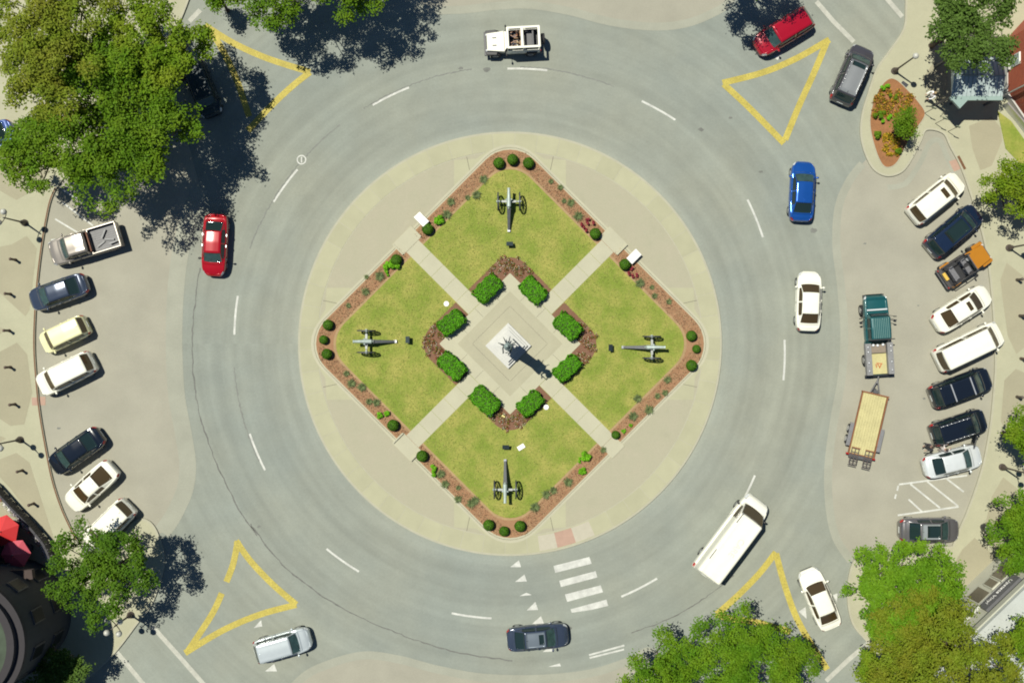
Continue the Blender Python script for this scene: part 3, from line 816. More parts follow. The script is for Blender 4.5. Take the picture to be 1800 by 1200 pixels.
car('parked_car', 'suv', (1688, 314), (1603, 382), 1.84, 1.60, white, 'white SUV with a small sunroof, first in the row by the round green tree', group=GR, glass='glass_brown', sunroof=(.545, .625, .95))
car('parked_car', 'suv', (1719, 370), (1634, 441), 1.88, 1.62, navy, 'navy SUV with a dark glass roof parked between a white SUV and the orange off-roader', group=GR, sunroof=(.28, .64, 1.35))
car('parked_car', 'sedan', (1738, 513), (1644, 572), 1.82, 1.42, white, 'white saloon with a square sunroof parked next to the orange off-roader', group=GR, glass='glass_brown', sunroof=(.535, .60, .95))
car('parked_van', 'minivan', (1759, 582), (1647, 636), 2.0, 1.85, white, 'long white passenger van parked between a white saloon and a black SUV', 'van', GR, glass='glass_brown')
car('parked_car', 'suv', (1741, 662), (1637, 700), 1.90, 1.66, black, 'black SUV carrying two broad silver roof bars', group=GR, crossbars=(.28, .60))
car('parked_car', 'suv', (1733, 735), (1638, 766), 1.84, 1.62, black, 'black SUV with its door open and thin silver roof rails', group=GR, rails='silver', door_open=-1)
car('parked_car', 'sedan', (1725, 798), (1624, 823), 1.82, 1.42, pearl, 'silver white saloon parked beside the hatched bay', group=GR)
car('parked_car', 'sedan', (1686, 931), (1581, 931), 1.84, 1.46, midgrey, 'grey saloon with a large dark sunroof between the hatched bay and the bright green tree', group=GR, sunroof=(.40, .62, 1.3), roof_glare=paint('silver roof glare', (.34, .37, .37), .4, .3))

car('moving_car', 'suv', (1330, 85), (1424, 28), 1.88, 1.60, crimson, 'crimson SUV entering the circle beside a yellow triangle', group=GT, mirrors=crimson)
car('moving_car', 'suv', (1519, 83), (1476, 181), 1.92, 1.72, grey, 'dark grey SUV with silver roof rails leaving the circle past the planter', group=GT, rails='silver', sunroof=(.57, .645, 1.25), roof_glare=paint('grey roof glare', (.27, .28, .28), .4, .3), crossbars=None)
car('moving_car', 'sedan', (1413, 284), (1407, 389), 1.84, 1.42, blue, 'bright blue saloon driving round the circle', group=GT)
car('moving_car', 'sedan', (1423, 477), (1419, 582), 1.84, 1.42, white, 'white saloon on the circle between the blue saloon and the big white van', group=GT, glass='glass_brown')
car('moving_car', 'sedan', (1419, 1001), (1462, 1104), 1.84, 1.42, white, 'white saloon coming in past the bright green tree over the yield marks', group=GT, glass='glass_brown')
car('moving_car', 'sedan', (999, 1114), (891, 1124), 1.84, 1.44, darkblue, 'slate blue saloon with a square sunroof passing the crosswalk', group=GT, sunroof=(.52, .60, 1.0), roof_glare=paint('slate roof glare', (.17, .20, .23), .4, .28))
car('moving_car', 'suv', (546, 1119), (448, 1147), 1.84, 1.62, silver, 'silver SUV with a dark windshield driving in near a yellow triangle', group=GT, mirrors=silver)
car('moving_car', 'sedan', (375, 485), (381, 376), 1.82, 1.42, red, 'bright red saloon with a sun glint on its roof beside the tree shadow', group=GT, mirrors=M['black'])
car('moving_car', 'hatch', (374, 203), (338, 110), 1.80, 1.50, tealdark, 'dark teal car in the shade of the big tree by a yellow triangle', group=GT)
car('parked_car', 'sedan', (-62, 262), (24, 226), 1.82, 1.44, paint('plain blue', (.04, .08, .25), .2), 'blue car standing at the edge of the big olive tree', group=GL)

# the big delivery van
vroot, vs_ = car('delivery_van', 'van', (1329, 884), (1240, 1002), 2.24, 2.55, white, 'long high white delivery van driving round the circle', 'van', GT, glass='glass_brown', mirrors=M['black'], L=6.9, rear_glass=False, wheel_r=.36)
lettering('roof_lettering', 'CARE', .62, .004, mat('pale grey lettering', (.48, .48, .46), .5), vroot, (-.35, -.25, vs_.at(.45, 7).z + .012), (0, 0, math.pi))
for x in (1.55, -1.7):
    MB().box((x, vs_.k['wr'] * 1.12 - .10, vs_.at(.5, 8.6).z + .0), (.9, .05, .05)).build('roof_trim', M['dkgrey'], vroot)

# ---------------------------------------------------------------- pickup with an open bed
def bed_walls(root, x0, x1, W, z0, z1, m, t=.09):
    for sd in (-1, 1):
        MB().box(((x0 + x1) / 2, sd * (W / 2 - t / 2 - .01), (z0 + z1) / 2), (x1 - x0, t, z1 - z0)).build('bed_side', m, root, bevel=.02)
    MB().box((x0 + t / 2, 0, (z0 + z1) / 2 - .01), (t, W - 2 * t - .04, z1 - z0)).build('tailgate', m, root, bevel=.02)
    MB().box((x1 - .05, 0, (z0 + z1) / 2 - .02), (.06, W - 2 * t - .04, z1 - z0)).build('bed_front', m, root)
pk, ps = car('pickup_truck', 'pickup', (89, 448), (211, 411), 1.98, 1.82, taupe, 'taupe crew cab pickup with an open bed parked beside the tree shadow', 'pickup', GL, wheel_r=.38)
bed_walls(pk, -2.68, -.47, 1.94, .69, 1.14, taupe)
MB().box((-1.58, 0, .785), (2.05, 1.70, .05)).build('bed_liner', mat('grey bed liner', (.13, .13, .135), .6, .15, 3), pk)
rb = MB()
for y in np.linspace(-.7, .7, 9): rb.box((-1.58, float(y), .815), (2.0, .05, .02))
rb.build('bed_rib', M['dkgrey'], pk)
cg = MB()
for i, (x, y, a) in enumerate([(-1.2, .35, .4), (-1.9, .2, -.3), (-1.6, -.3, .9), (-2.2, .5, .1)]): cg.box((x, y, .86 + .04 * i), (.7, .12, .10), a)
cg.build('bed_cargo', mat('crumpled tarp', (.12, .125, .13), .5, .3, 6), pk)
MB().box((-.50, 0, 1.22), (.10, 1.5, .12)).build('bed_rack', mat('rust brown rack', (.13, .05, .025), .7, .2, 5), pk, bevel=.02)

# ---------------------------------------------------------------- old teal truck with a flat service bed, and its trailer
tc, tang, tl = heading((1535.5, 518), (1545, 660))
tk = empty('work_truck', tc.x, tc.y, 0, tang, 'old teal work truck with a grey service bed, hitched to a flatbed trailer', 'truck', GT)
tL = 6.0
KEYS['oldtruck'] = dict(w=[(0, .80), (.01, .84), (.4, .88), (.62, .90), (.8, .88), (.9, .86), (.955, .83), (.975, .74), (1, .6)],
    zb=[(0, .30), (.01, .36), (.42, .36), (.435, .60), (.62, .62), (.8, .62), (.93, .60), (.975, .56), (1, .36)], cowl=.775, rf=.715, rr=.455, rb=.437, wr=.70, z0=.2)
s = Shape('oldtruck', tL, 2.05, 1.86); s.body().build('body', teal, tk, smooth=True)
s.patch(.725, .768, 5.2, 8.8, .007, 4, 8).build('windshield', M['glass'], tk, smooth=True)
for q0, q1 in ((4.2, 4.9), (9.1, 9.8)):
    for a, b in ((.60, .71), (.46, .58)): s.patch(a, b, q0, q1, .006, 4, 3).build('side_window', M['glass'], tk, smooth=True)
s.patch(.785, .95, 4.6, 9.4, .006, 5, 8).build('hood', teal, tk, smooth=True)
for q0, q1 in ((1.1, 3.75), (10.25, 12.9)):
    for a, b in ((.60, .73), (.455, .59)): s.patch(a, b, q0, q1, .004, 4, 4).build('door', teal, tk, smooth=True)
rp = paint('pale teal', (.065, .150, .140), .1, .4)
for i in range(9):
    y = (-4 + i) * .135
    a = s.at(.47, 7); MB().box(((.585 - .5) * tL, y, a.z + .012), (1.5, .075, .045)).build('roof_rib', rp, tk, bevel=.02)
MB().box(((.445 - .5) * tL, 0, 1.80), (.07, 1.9, .10)).build('headache_rack', M['black'], tk)
for sd in (-1, 1):
    MB().box((-1.75, sd * .80, .98), (2.35, .42, .42)).build('tool_box', mat('grey service bed', (.19, .19, .19), .5, .12, 3, .08, 15), tk, bevel=.02)
    for i, yv in enumerate((-2.6, -2.0, -1.2, -.85)):
        MB().ball((yv, sd * .84, 1.21), (.09, .06, .05), 8, 5).build('latch', M['silver'], tk)
wood = mat('yellow plywood', (.42, .38, .185), .8, .10, 1.2, .12, 10, stretch=(1, 1, 1))
MB().box((-1.95, 0, .80), (1.85, 1.16, .06)).build('bed_board', wood, tk)
MB().box((-1.0, .05, .92), (.62, 1.12, .28)).build('bed_chest', mat('brown chest', (.20, .16, .12), .6, .1, 5), tk, bevel=.02)
cg = MB()
for x, y in ((-.72, -.3), (-.75, .1), (-.72, .42)): cg.ball((x, y, 1.12), .11, 8, 6)
cg.build('bed_cargo', mat('pale jugs', (.6, .62, .64), .4), tk, smooth=True)
cg = MB().box((-2.2, .05, .845), (.40, .06, .04), .5).box((-2.3, -.1, .845), (.34, .06, .04), -.5).box((-2.1, -.1, .845), (.3, .06, .04), 1.4).box((-2.25, .2, .845), (.28, .06, .04), .1)
cg.build('bed_scrap', mat('rust red scrap', (.40, .11, .03), .7), tk)
MB().box((-2.98, 0, .62), (.13, 2.02, .16)).box((-2.86, 0, .70), (.08, 1.9, .1)).build('rear_bumper', M['black'], tk, bevel=.02)
MB().box((2.93, 0, .58), (.20, 1.55, .20)).box((3.02, 0, .72), (.06, 1.2, .3)).build('front_bumper', M['black'], tk, bevel=.03)
MB().box((1.88, 0, 1.245), (.12, 1.5, .05)).build('cowl_trim', pearl, tk, bevel=.02)
for q0, q1 in ((2.2, 3.4), (10.6, 11.8)): s.patch(.95, .985, q0, q1, .006, 3, 3).build('headlight', M['lamp_clear'], tk)
for sd in (-1, 1):
    for dx in (0, .22):
        MB().cyl((1.42 - dx, sd * .85, 1.1), (1.32 - dx * 1.2, sd * 1.28, 1.25), .022, n=6).box((1.30 - dx * 1.2, sd * 1.27, 1.27), (.07, .16, .22)).build('mirror', M['black'], tk)
wheels(tk, tL, 2.02, .82, .20, .40, .26)
MB().cyl((2.1, .84, 1.0), (2.2, .86, 1.55), .015, n=5).build('antenna', M['silver'], tk)

c, ang, _ = heading((1538.5, 692), (1513, 801), .75)
tr = empty('flatbed_trailer', c.x, c.y, 0, ang, 'timber decked flatbed trailer with two loading ramps hitched behind the teal truck', 'trailer')
TL, TW = 4.72, 2.0
for i in range(9):
    y = -TW / 2 + .12 + (TW - .24) * (i + .5) / 9
    MB().box((0, y, .76 + R.uniform(-.004, .004)), (TL - .12, (TW - .24) / 9 - .012, .05)).build('plank', wood, tr)
rust = mat('rusty steel frame', (.19, .075, .028), .75, .2, 4)
fr = MB()
for sd in (-1, 1): fr.box((0, sd * (TW / 2 - .05), .76), (TL, .09, .14))
fr.box((TL / 2 - .02, 0, .80), (.10, TW + .05, .20)).box((-TL / 2 + .05, 0, .74), (.08, TW - .2, .12))
fr.build('frame', rust, tr)
fr = MB()
for sd in (-1, 1): fr.cyl((TL / 2, sd * .36, .66), (TL / 2 + .95, .03 * sd, .62), .05, n=6)
fr.cyl((TL / 2 + .8, 0, .62), (TL / 2 + 1.35, 0, .60), .055, n=8).cyl((TL / 2 + .35, .1, .5), (TL / 2 + .35, .1, .95), .045, n=8)
fr.box((TL / 2 + .16, .05, .83), (.30, .32, .14))
fr.build('tongue', M['dkgrey'], tr)
fm = mat('grey fender', (.16, .16, .165), .5, .1, 4)
for sd in (-1, 1):
    MB().box((-.95, sd * (TW / 2 + .15), .80), (1.62, .28, .035)).box((-.10, sd * (TW / 2 + .15), .68), (.05, .28, .26)).box((-1.78, sd * (TW / 2 + .15), .68), (.05, .28, .26)).build('fender', fm, tr, bevel=.01)
    for x in (-.55, -1.35):
        o = MB().cyl((x, sd * (TW / 2 + .05), .34), (x, sd * (TW / 2 + .24), .34), .34, n=18).build('wheel', M['tyre'], tr, bevel=.02)
        MB().cyl((x, sd * (TW / 2 + .2), .34), (x, sd * (TW / 2 + .28), .34), .2, n=12).build('rim', M['silver'], o)
for y in (-.52, .52):
    rm = MB()
    x0, x1 = -TL / 2 + .46, -TL / 2 - .66
    for yy in (-.27, 0, .27): rm.box(((x0 + x1) / 2, y + yy, .86), (abs(x1 - x0), .05, .06))
    for i in range(5): rm.box((x0 + (x1 - x0) * i / 4, y, .875), (.06, .60, .05))
    rm.box((x1 - .16, y, .80), (.06, .62, .05))
    rm.build('ramp', mat('dark ramp steel', (.075, .06, .055), .6, .2, 5), tr)
    MB().box((x0 + .05, y, .90), (.08, .62, .07)).build('ramp_hinge', rust, tr)
MB().box((-TL / 2 - .12, 0, .62), (.28, 1.7, .14)).build('rear_beam', M['dkgrey'], tr)
for sd in (-1, 1): MB().box((-TL / 2 - .02, sd * 1.0, .70), (.12, .22, .10)).build('taillight', M['lamp_red'], tr)
# ------------------------------------------------------------------ people
def figure(joints, radii, edges, mats_by_vert, name, parent=None, sub=1):
    """one continuous skinned body; mats_by_vert gives a material index per joint"""
    me = bpy.data.meshes.new(name)
    me.from_pydata([Vector(j) for j in joints], edges, [])
    o = bpy.data.objects.new(name, me); COL.objects.link(o)
    sk = o.modifiers.new('skin', 'SKIN'); sk.use_smooth_shade = True
    for i, r in enumerate(radii):
        me.skin_vertices[0].data[i].radius = (r, r) if not isinstance(r, tuple) else r
    me.skin_vertices[0].data[0].use_root = True
    ss = o.modifiers.new('sub', 'SUBSURF'); ss.levels = sub; ss.render_levels = sub
    dg = bpy.context.evaluated_depsgraph_get()
    ev = o.evaluated_get(dg)
    m2 = bpy.data.meshes.new_from_object(ev)
    COL.objects.unlink(o); bpy.data.objects.remove(o)
    J = [Vector(j) for j in joints]
    # nearest bone decides the cloth
    def seg(p, a, b):
        d = b - a; t = max(0, min(1, (p - a).dot(d) / max(1e-9, d.length_squared)))
        return (p - (a + d * t)).length
    idx = []
    for pl in m2.polygons:
        best = min(range(len(edges)), key=lambda e: seg(pl.center, J[edges[e][0]], J[edges[e][1]]))
        idx.append(mats_by_vert[edges[best][1]])
    m2.polygons.foreach_set('material_index', idx)
    m2.polygons.foreach_set('use_smooth', [True] * len(m2.polygons))
    o2 = bpy.data.objects.new(name, m2)
    return link(o2, parent)
skin = mat('skin', (.34, .21, .15), .7)
def person(x, y, z, rz, label, shirt, trousers, hair, pose='stand', name='person', cat='person', mats=None, parent=None, scale=1.0, fingers=True, group=None):
    J, Rr, E, Mi = [], [], [], []
    def add(p, r, par, m):
        J.append(p); Rr.append(r); Mi.append(m)
        if par is not None: E.append((par, len(J) - 1))
        return len(J) - 1
    sit = pose == 'sit'
    hz = .92 if not sit else .20
    pel = add((0, 0, hz), (.15, .12), None, 1)
    wa = add((0, 0, hz + .17), (.135, .105), pel, 0)
    ch = add((.01, 0, hz + .38), (.165, .12), wa, 0)
    nk = add((.01, 0, hz + .53), .065, ch, 2)
    hb = add((.03, 0, hz + .63), .075, nk, 2)
    hd = add((.035, 0, hz + .73), .092, hb, 2)
    add((.03, 0, hz + .80), .07, hd, 2)
    for s in (-1, 1):
        sh = add((.0, s * .19, hz + .47), .068, ch, 0)
        if sit: el, wr = (.20, s * .27, hz + .25), (.42, s * .16, hz + .30)
        elif pose == 'reach': el, wr = (.16, s * .27, hz + .24), (.38, s * .20, hz + .20)
        else: el, wr = ((-.06 if s < 0 else .10), s * .28, hz + .20), ((.10 if s < 0 else .20), s * .29, hz - .02)
        e = add(el, .045, sh, 0 if not sit else 2)
        w = add(wr, .036, e, 2 if sit else 0)
        if fingers:
            d = (Vector(wr) - Vector(el)).normalized(); sd = Vector((-d.y, d.x, 0)); sd = sd.normalized() if sd.length > .1 else Vector((1, 0, 0))
            pm = add(tuple(Vector(wr) + d * .07), .032, w, 2)
            for k in range(4):
                a = Vector(J[pm]) + d * .035 + sd * (k - 1.5) * .02
                f1 = add(tuple(a), .011, pm, 2); add(tuple(a + d * (.045 if k in (1, 2) else .035) - Vector((0, 0, .012))), .009, f1, 2)
            a = Vector(wr) + d * .04 + sd * (-s) * .045
            f1 = add(tuple(a), .012, w, 2); add(tuple(a + d * .035), .010, f1, 2)
        hp = add((0, s * .10, hz - .08), .10, pel, 1)
        if sit: kn, an, toe = (.42, s * .12, hz - .02), (.46, s * .12, hz - .40), (.60, s * .12, hz - .44)
        else: kn, an, toe = (.05 * s + .02, s * .11, .50), (.07 * s - .02, s * .11, .09), (.07 * s + .13, s * .13, .045)
        k = add(kn, .068, hp, 1); a = add(an, .048, k, 1); add(toe, .042, a, 3)
    mm = mats or [shirt, trousers, skin, M['black']]
    if parent is None:
        root = empty(name, x, y, z, rz, label, cat, group); root.scale = (scale,) * 3
        par = root
    else:
        par = parent
    o = figure(J, Rr, E, Mi, 'body' if parent is None else name, par, 1)
    for m in mm: o.data.materials.append(m)
    if parent is not None:
        o.location = (x, y, z); o.rotation_euler = (0, 0, rz); o.scale = (scale,) * 3
    hm = MB()
    c = Vector((.015, 0, hz + .765))
    hm.ball(c, (.107, .098, .088), 12, 8)
    if parent is None:
        hm.build('hair', hair, par, smooth=True)
        MB().ball((.125, .033, hz + .735), .012, 6, 4).ball((.125, -.033, hz + .735), .012, 6, 4).build('eye', M['black'], par)
        MB().ball((.135, 0, hz + .705), (.022, .014, .02), 6, 4).build('nose', skin, par)
        MB().box((.118, 0, hz + .665), (.01, .045, .01)).build('mouth', mat('lip', (.30, .11, .09), .6), par)
        for s in (-1, 1): MB().ball((.025, s * .098, hz + .715), (.025, .012, .035), 6, 4).build('ear', skin, par)
    return o
cloth = lambda n, c: mat('cloth ' + n, c, .9, .1, 8)
hair_d = mat('dark hair', (.035, .022, .015), .7); hair_l = mat('fair hair', (.30, .22, .12), .7)
GP = 'people beside the parked cars'
x, y = P(1634, 784, 1.0); person(x, y, 0, math.radians(-160), 'person in dark clothes walking behind the black SUV with the open door', cloth('dark', (.045, .04, .045)), cloth('charcoal', (.03, .03, .035)), hair_d, 'reach', group=GP)
x, y = P(1658, 789, 1.0); person(x, y, 0, math.radians(30), 'person in a pale top standing between the black SUV and the silver white saloon', cloth('pale', (.66, .60, .58)), cloth('stone', (.40, .36, .33)), hair_d, 'reach', group=GP)
x, y = P(1637, 168, 1.0); person(x, y, .12, math.radians(200), 'person in a white shirt at the edge of the tree shade by the metal canopy', cloth('white', (.78, .78, .78)), cloth('denim', (.06, .08, .13)), hair_l, 'reach', group=GP)

# ------------------------------------------------------------------ open off-roaders
def jeep_body(root, L, W, m, fend, hoodm, hood_frac=.40):
    xb = L / 2 - L * hood_frac
    MB().box((-L * hood_frac / 2 - .02, 0, .70), (L * (1 - hood_frac) - .1, W * .86, .42)).build('body', m, root, bevel=.04)
    hb = MB().prism([(xb, -W * .40), (L / 2 - .2, -W * .33), (L / 2 - .2, W * .33), (xb, W * .40)], .62, 1.08)
    hb.build('hood', hoodm, root, bevel=.04)
    for sd in (-1, 1):
        MB().prism([(L / 2 - .95, sd * W * .36), (L / 2 - .9, sd * W * .49), (L / 2 - .12, sd * W * .47), (L / 2 - .05, sd * W * .33)], .80, .90).build('fender', fend, root, bevel=.03)
        MB().prism([(-L / 2 + .22, sd * W * .42), (-L / 2 + .30, sd * W * .50), (-L / 2 + 1.0, sd * W * .50), (-L / 2 + 1.08, sd * W * .42)], .78, .90).build('fender', fend, root, bevel=.03)
        MB().ball((L / 2 - .16, sd * W * .30, .90), (.07, .10, .10), 10, 6).build('headlight', M['lamp_clear'], root)
        MB().box((-L / 2 + .02, sd * W * .40, .82), (.06, .12, .14)).build('taillight', M['lamp_red'], root)
        MB().ball((xb - .12, sd * (W / 2 + .10), 1.18), (.07, .12, .1), 8, 6).cyl((xb - .1, sd * W * .40, 1.12), (xb - .12, sd * (W / 2 + .05), 1.16), .02, n=5).build('mirror', M['black'], root)
    MB().box((L / 2 - .06, 0, .60), (.16, W * .92, .16)).build('front_bumper', M['dkgrey'], root, bevel=.03)
    MB().box((-L / 2 + .02, 0, .58), (.14, W * .9, .15)).build('rear_bumper', M['dkgrey'], root, bevel=.03)
    wheels(root, L, W, .81, .18, .40, .26)
    return xb
c, ang, L = heading((852, 75), (949, 70), 1.0)
jw = empty('open_offroader', c.x, c.y, 0, ang, 'white open topped off-roader with two people in front driving past the top dash', 'car', GT)
W = 1.92; L = 4.15
xb = jeep_body(jw, L, W, white, M['black'], white, .36)
MB().box((L / 2 - .75, .28, 1.085), (.3, .08, .02)).box((L / 2 - .75, -.28, 1.085), (.3, .08, .02)).build('hood_vent', M['dkgrey'], jw)
MB().box((-.45, 0, .93), (2.9, W * .80, .06)).build('cabin_floor', M['black'], jw)
zt = 1.86
for sd in (-1, 1):
    MB().box((-.80, sd * W * .40, 1.06), (2.45, .07, .28)).build('door', white, jw, bevel=.02)
    MB().box((-.82, sd * W * .375, zt), (2.42, .17, .07)).build('roof_frame', white, jw, bevel=.03)
    MB().box((-.25, sd * W * .395, 1.53), (.9, .02, .50)).box((-1.45, sd * W * .395, 1.53), (.9, .02, .50)).build('side_window', M['glass'], jw)
    for xx in (.36, -.78, -1.98): MB().cyl((xx, sd * W * .395, 1.1), (xx, sd * W * .375, zt), .05, n=6).build('roof_pillar', white, jw)
for xx, wd in ((.34, .17), (-.72, .20), (-1.96, .19)):
    MB().box((xx, 0, zt + .004), (wd, W * .80, .07)).build('roof_bar', white, jw, bevel=.03)
MB().add([(xb - .03, -W * .38, 1.10), (xb - .03, W * .38, 1.10), (.42, W * .36, zt - .02), (.42, -W * .36, zt - .02), (xb, -W * .38, 1.10), (xb, W * .38, 1.10), (.45, W * .36, zt - .02), (.45, -W * .36, zt - .02)],
         [(3, 2, 1, 0), (4, 5, 6, 7), (0, 1, 5, 4), (2, 3, 7, 6), (1, 2, 6, 5), (3, 0, 4, 7)]).build('windshield', M['glass'], jw)
seatm = mat('tan seat', (.26, .17, .10), .8)
for sd in (-1, 1):
    o = MB().box((-.35, sd * .38, 1.05), (.5, .5, .18)).build('seat', seatm, jw, bevel=.05)
    MB().box((-.60, sd * .38, 1.34), (.14, .48, .6)).build('backrest', seatm, o, bevel=.05)
MB().box((-1.25, 0, 1.06), (.5, 1.3, .2)).box((-1.52, 0, 1.28), (.14, 1.3, .5)).build('rear_seat', M['dkgrey'], jw, bevel=.04)
MB().lathe((0, 0, 0), [(.0, 0), (.17, 0), (.17, .03), (.14, .03)], 14).build('steering_wheel', M['black'], jw, loc=(.12, .38, 1.32))
MB().cyl((-L / 2 - .06, -.05, .98), (-L / 2 - .32, -.05, .98), .40, n=18).build('spare_wheel', M['tyre'], jw, bevel=.03)
for sd, sh, hr, lab in ((1, cloth('cream top', (.62, .62, .50)), hair_l, 'person in a pale top driving the white open off-roader'), (-1, cloth('rust top', (.22, .07, .03)), hair_d, 'passenger in a rust coloured top in the white open off-roader')):
    q = Vector((-.38, sd * .38, 1.0)); q.rotate(Matrix.Rotation(ang, 3, 'Z'))
    person(c.x + q.x, c.y + q.y, 1.0, ang, lab, sh, cloth('jeans', (.05, .07, .12)), hr, 'sit', scale=.93)

c, ang, L = heading((1737, 440), (1660, 491), 1.0)
jo = empty('open_offroader', c.x, c.y, 0, ang, 'small open off-roader with an orange hood and no roof parked beside the navy SUV', 'car', GR)
L, W = 3.95, 1.85
xb = jeep_body(jo, L, W, mat('grimy dark tub', (.05, .045, .045), .6, .2, 5), orange, orange, .42)
MB().box((-.55, 0, .925), (2.3, W * .78, .04)).build('cabin_floor', M['black'], jo)
for sd in (-1, 1):
    o = MB().box((-.15, sd * .36, 1.02), (.5, .46, .2)).build('seat', mat('grey seat', (.13, .13, .14), .8, .2, 6), jo, bevel=.05)
    MB().box((-.42, sd * .36, 1.28), (.15, .44, .55)).build('backrest', MATS['grey seat'], o, bevel=.05)
    MB().box((-.62, sd * W * .42, .98), (2.2, .08, .18)).build('tub_side', MATS['grimy dark tub'], jo, bevel=.02)
MB().box((-1.15, 0, 1.0), (.42, 1.1, .22)).box((-1.38, 0, 1.2), (.14, 1.1, .4)).build('rear_seat', MATS['grey seat'], jo, bevel=.04)
rbm = MB()
for xx in (-.55, -1.62):
    rbm.tube([(xx, -W * .38, .9), (xx, -W * .36, 1.72), (xx, W * .36, 1.72), (xx, W * .38, .9)], .035, 6)
for sd in (-1, 1): rbm.tube([(-1.62, sd * W * .36, 1.72), (-.55, sd * W * .36, 1.72), (.42, sd * W * .36, 1.68), (xb - .1, sd * W * .37, 1.05)], .035, 6)
rbm.build('roll_bar', M['black'], jo)
MB().box((xb - .10, 0, 1.38), (.03, W * .74, .55)).build('windshield', M['glass'], jo)
MB().box((xb - .10, 0, 1.68), (.07, W * .78, .06)).build('windshield_frame', M['dkgrey'], jo)
MB().box((-1.78, .12, 1.06), (.24, .62, .16), .0).build('cargo_box', mat('yellow case', (.55, .36, .06), .5), jo, bevel=.03)
MB().lathe((0, 0, 0), [(.0, 0), (.17, 0), (.17, .03), (.14, .03)], 14).build('steering_wheel', M['silver'], jo, loc=(.22, .36, 1.25))

# ------------------------------------------------------------------ cannons
def make_cannon(px, py, face, label):
    x, y = P(px, py)
    root = empty('cannon', x, y, .165, face, label, 'cannon', 'cannons on the four lawns')
    # local +x: muzzle; wheels at the origin
    MB().cyl((-.40, 0, .99), (.15, 0, 1.05), .165, .15, 14).cyl((.15, 0, 1.05), (.86, 0, 1.12), .135, .10, 14).cyl((.84, 0, 1.118), (.94, 0, 1.128), .12, .125, 14) \
        .cyl((-.48, 0, .98), (-.40, 0, .99), .08, .165, 14).ball((-.53, 0, .975), .06, 8, 6).cyl((.1, -.24, 1.04), (.1, .24, 1.04), .055, n=8).build('barrel', M['gun'], root, smooth=False)
    t = MB()
    t.add([(.35, -.15, .72), (.35, .15, .72), (-.6, .15, .72), (-.6, -.15, .72), (.35, -.15, .92), (.35, .15, .92), (-.6, .15, .88), (-.6, -.15, .88)],
          [(3, 2, 1, 0), (4, 5, 6, 7), (0, 1, 5, 4), (1, 2, 6, 5), (2, 3, 7, 6), (3, 0, 4, 7)])
    t.add([(-.5, -.14, .66), (-.5, .14, .66), (-2.05, .085, .06), (-2.05, -.085, .06), (-.5, -.14, .88), (-.5, .14, .88), (-2.05, .085, .24), (-2.05, -.085, .24)],
          [(3, 2, 1, 0), (4, 5, 6, 7), (0, 1, 5, 4), (1, 2, 6, 5), (2, 3, 7, 6), (3, 0, 4, 7)][::1])
    t.build('trail', mat('dark painted trail', (.075, .08, .082), .55, .15, 6), root, bevel=.02)
    MB().box((-2.05, 0, .12), (.26, .20, .16)).build('trail_shoe', M['silver'], root)
    MB().cyl((0, -.86, .70), (0, .86, .70), .055, n=8).box((0, 0, .70), (.16, 1.1, .16)).build('axle', M['axle'], root)
    for sd in (-1, 1):
        w = MB()
        n, r = 22, .70
        yc = sd * .80
        vs, fs = [], []
        for i in range(n):
            a = 2 * math.pi * i / n
            for rr_, yy in ((r, -.045), (r, .045), (r - .085, .04), (r - .085, -.04)):
                vs.append((rr_ * math.cos(a), yc + yy, .70 + rr_ * math.sin(a)))
        for i in range(n):
            j = (i + 1) % n
            for k in range(4): fs.append((i * 4 + k, i * 4 + (k + 1) % 4, j * 4 + (k + 1) % 4, j * 4 + k))
        w.add(vs, fs)
        wo_ = w.build('wheel', M['iron'], root)
        sp = MB()
        for i in range(12):
            a = 2 * math.pi * i / 12
            sp.cyl((.08 * math.cos(a), yc, .70 + .08 * math.sin(a)), ((r - .06) * math.cos(a), yc, .70 + (r - .06) * math.sin(a)), .026, .022, 5)
        sp.build('spoke', M['iron'], wo_)
        MB().cyl((0, yc - .11, .70), (0, yc + .11, .70), .10, n=12).build('hub', M['gun'], wo_)
    return root
make_cannon(894.5, 357, math.pi / 2, 'grey cannon with its muzzle towards the top tip of the lawn')
make_cannon(647, 600, math.pi, 'grey cannon on the lawn beside the two paired benches side, muzzle towards the red car')
make_cannon(1143, 610, 0.0, 'grey cannon with its muzzle towards the parked row of the black SUVs')
make_cannon(888, 857, -math.pi / 2, 'grey cannon with a white slab lying near its trail')
bpy.data.objects['cannon.001']['label'] = 'grey cannon with its muzzle towards the red saloon on the road'

def plaque(px, py, rz, label):
    x, y = P(px, py)
    root = empty('plaque_stand', x, y, .165, rz, label, 'plaque', 'plaques by the cannons')
    MB().box((0, 0, .22), (.14, .30, .44), taper=.8).build('post', M['iron'], root)
    mt = Matrix.Translation((0, 0, .47)) @ Matrix.Rotation(math.radians(28), 4, 'Y')
    MB().box((0, 0, 0), (.34, .50, .05), mtx=mt).build('plate', M['bronze'], root)
    return root
plaque(896, 430, math.pi / 2, 'small dark plaque stand at the trail of the cannon pointing up')
plaque(718, 597, math.pi, 'small dark plaque stand at the trail of the cannon pointing to the red saloon')
plaque(1072, 611, 0, 'small dark plaque stand at the trail of the cannon pointing to the black SUVs')
plaque(889, 784, -math.pi / 2, 'small dark plaque stand beside the white slab in the grass')
x, y = P(916, 785); tag(MB().box((0, 0, .0), (.56, .34, .08)).build('flat_marker', M['marble'], None, loc=(x, y, .19), rz=math.radians(32), bevel=.01), 'white flat stone slab set in the grass by the bottom cannon', 'stone slab')
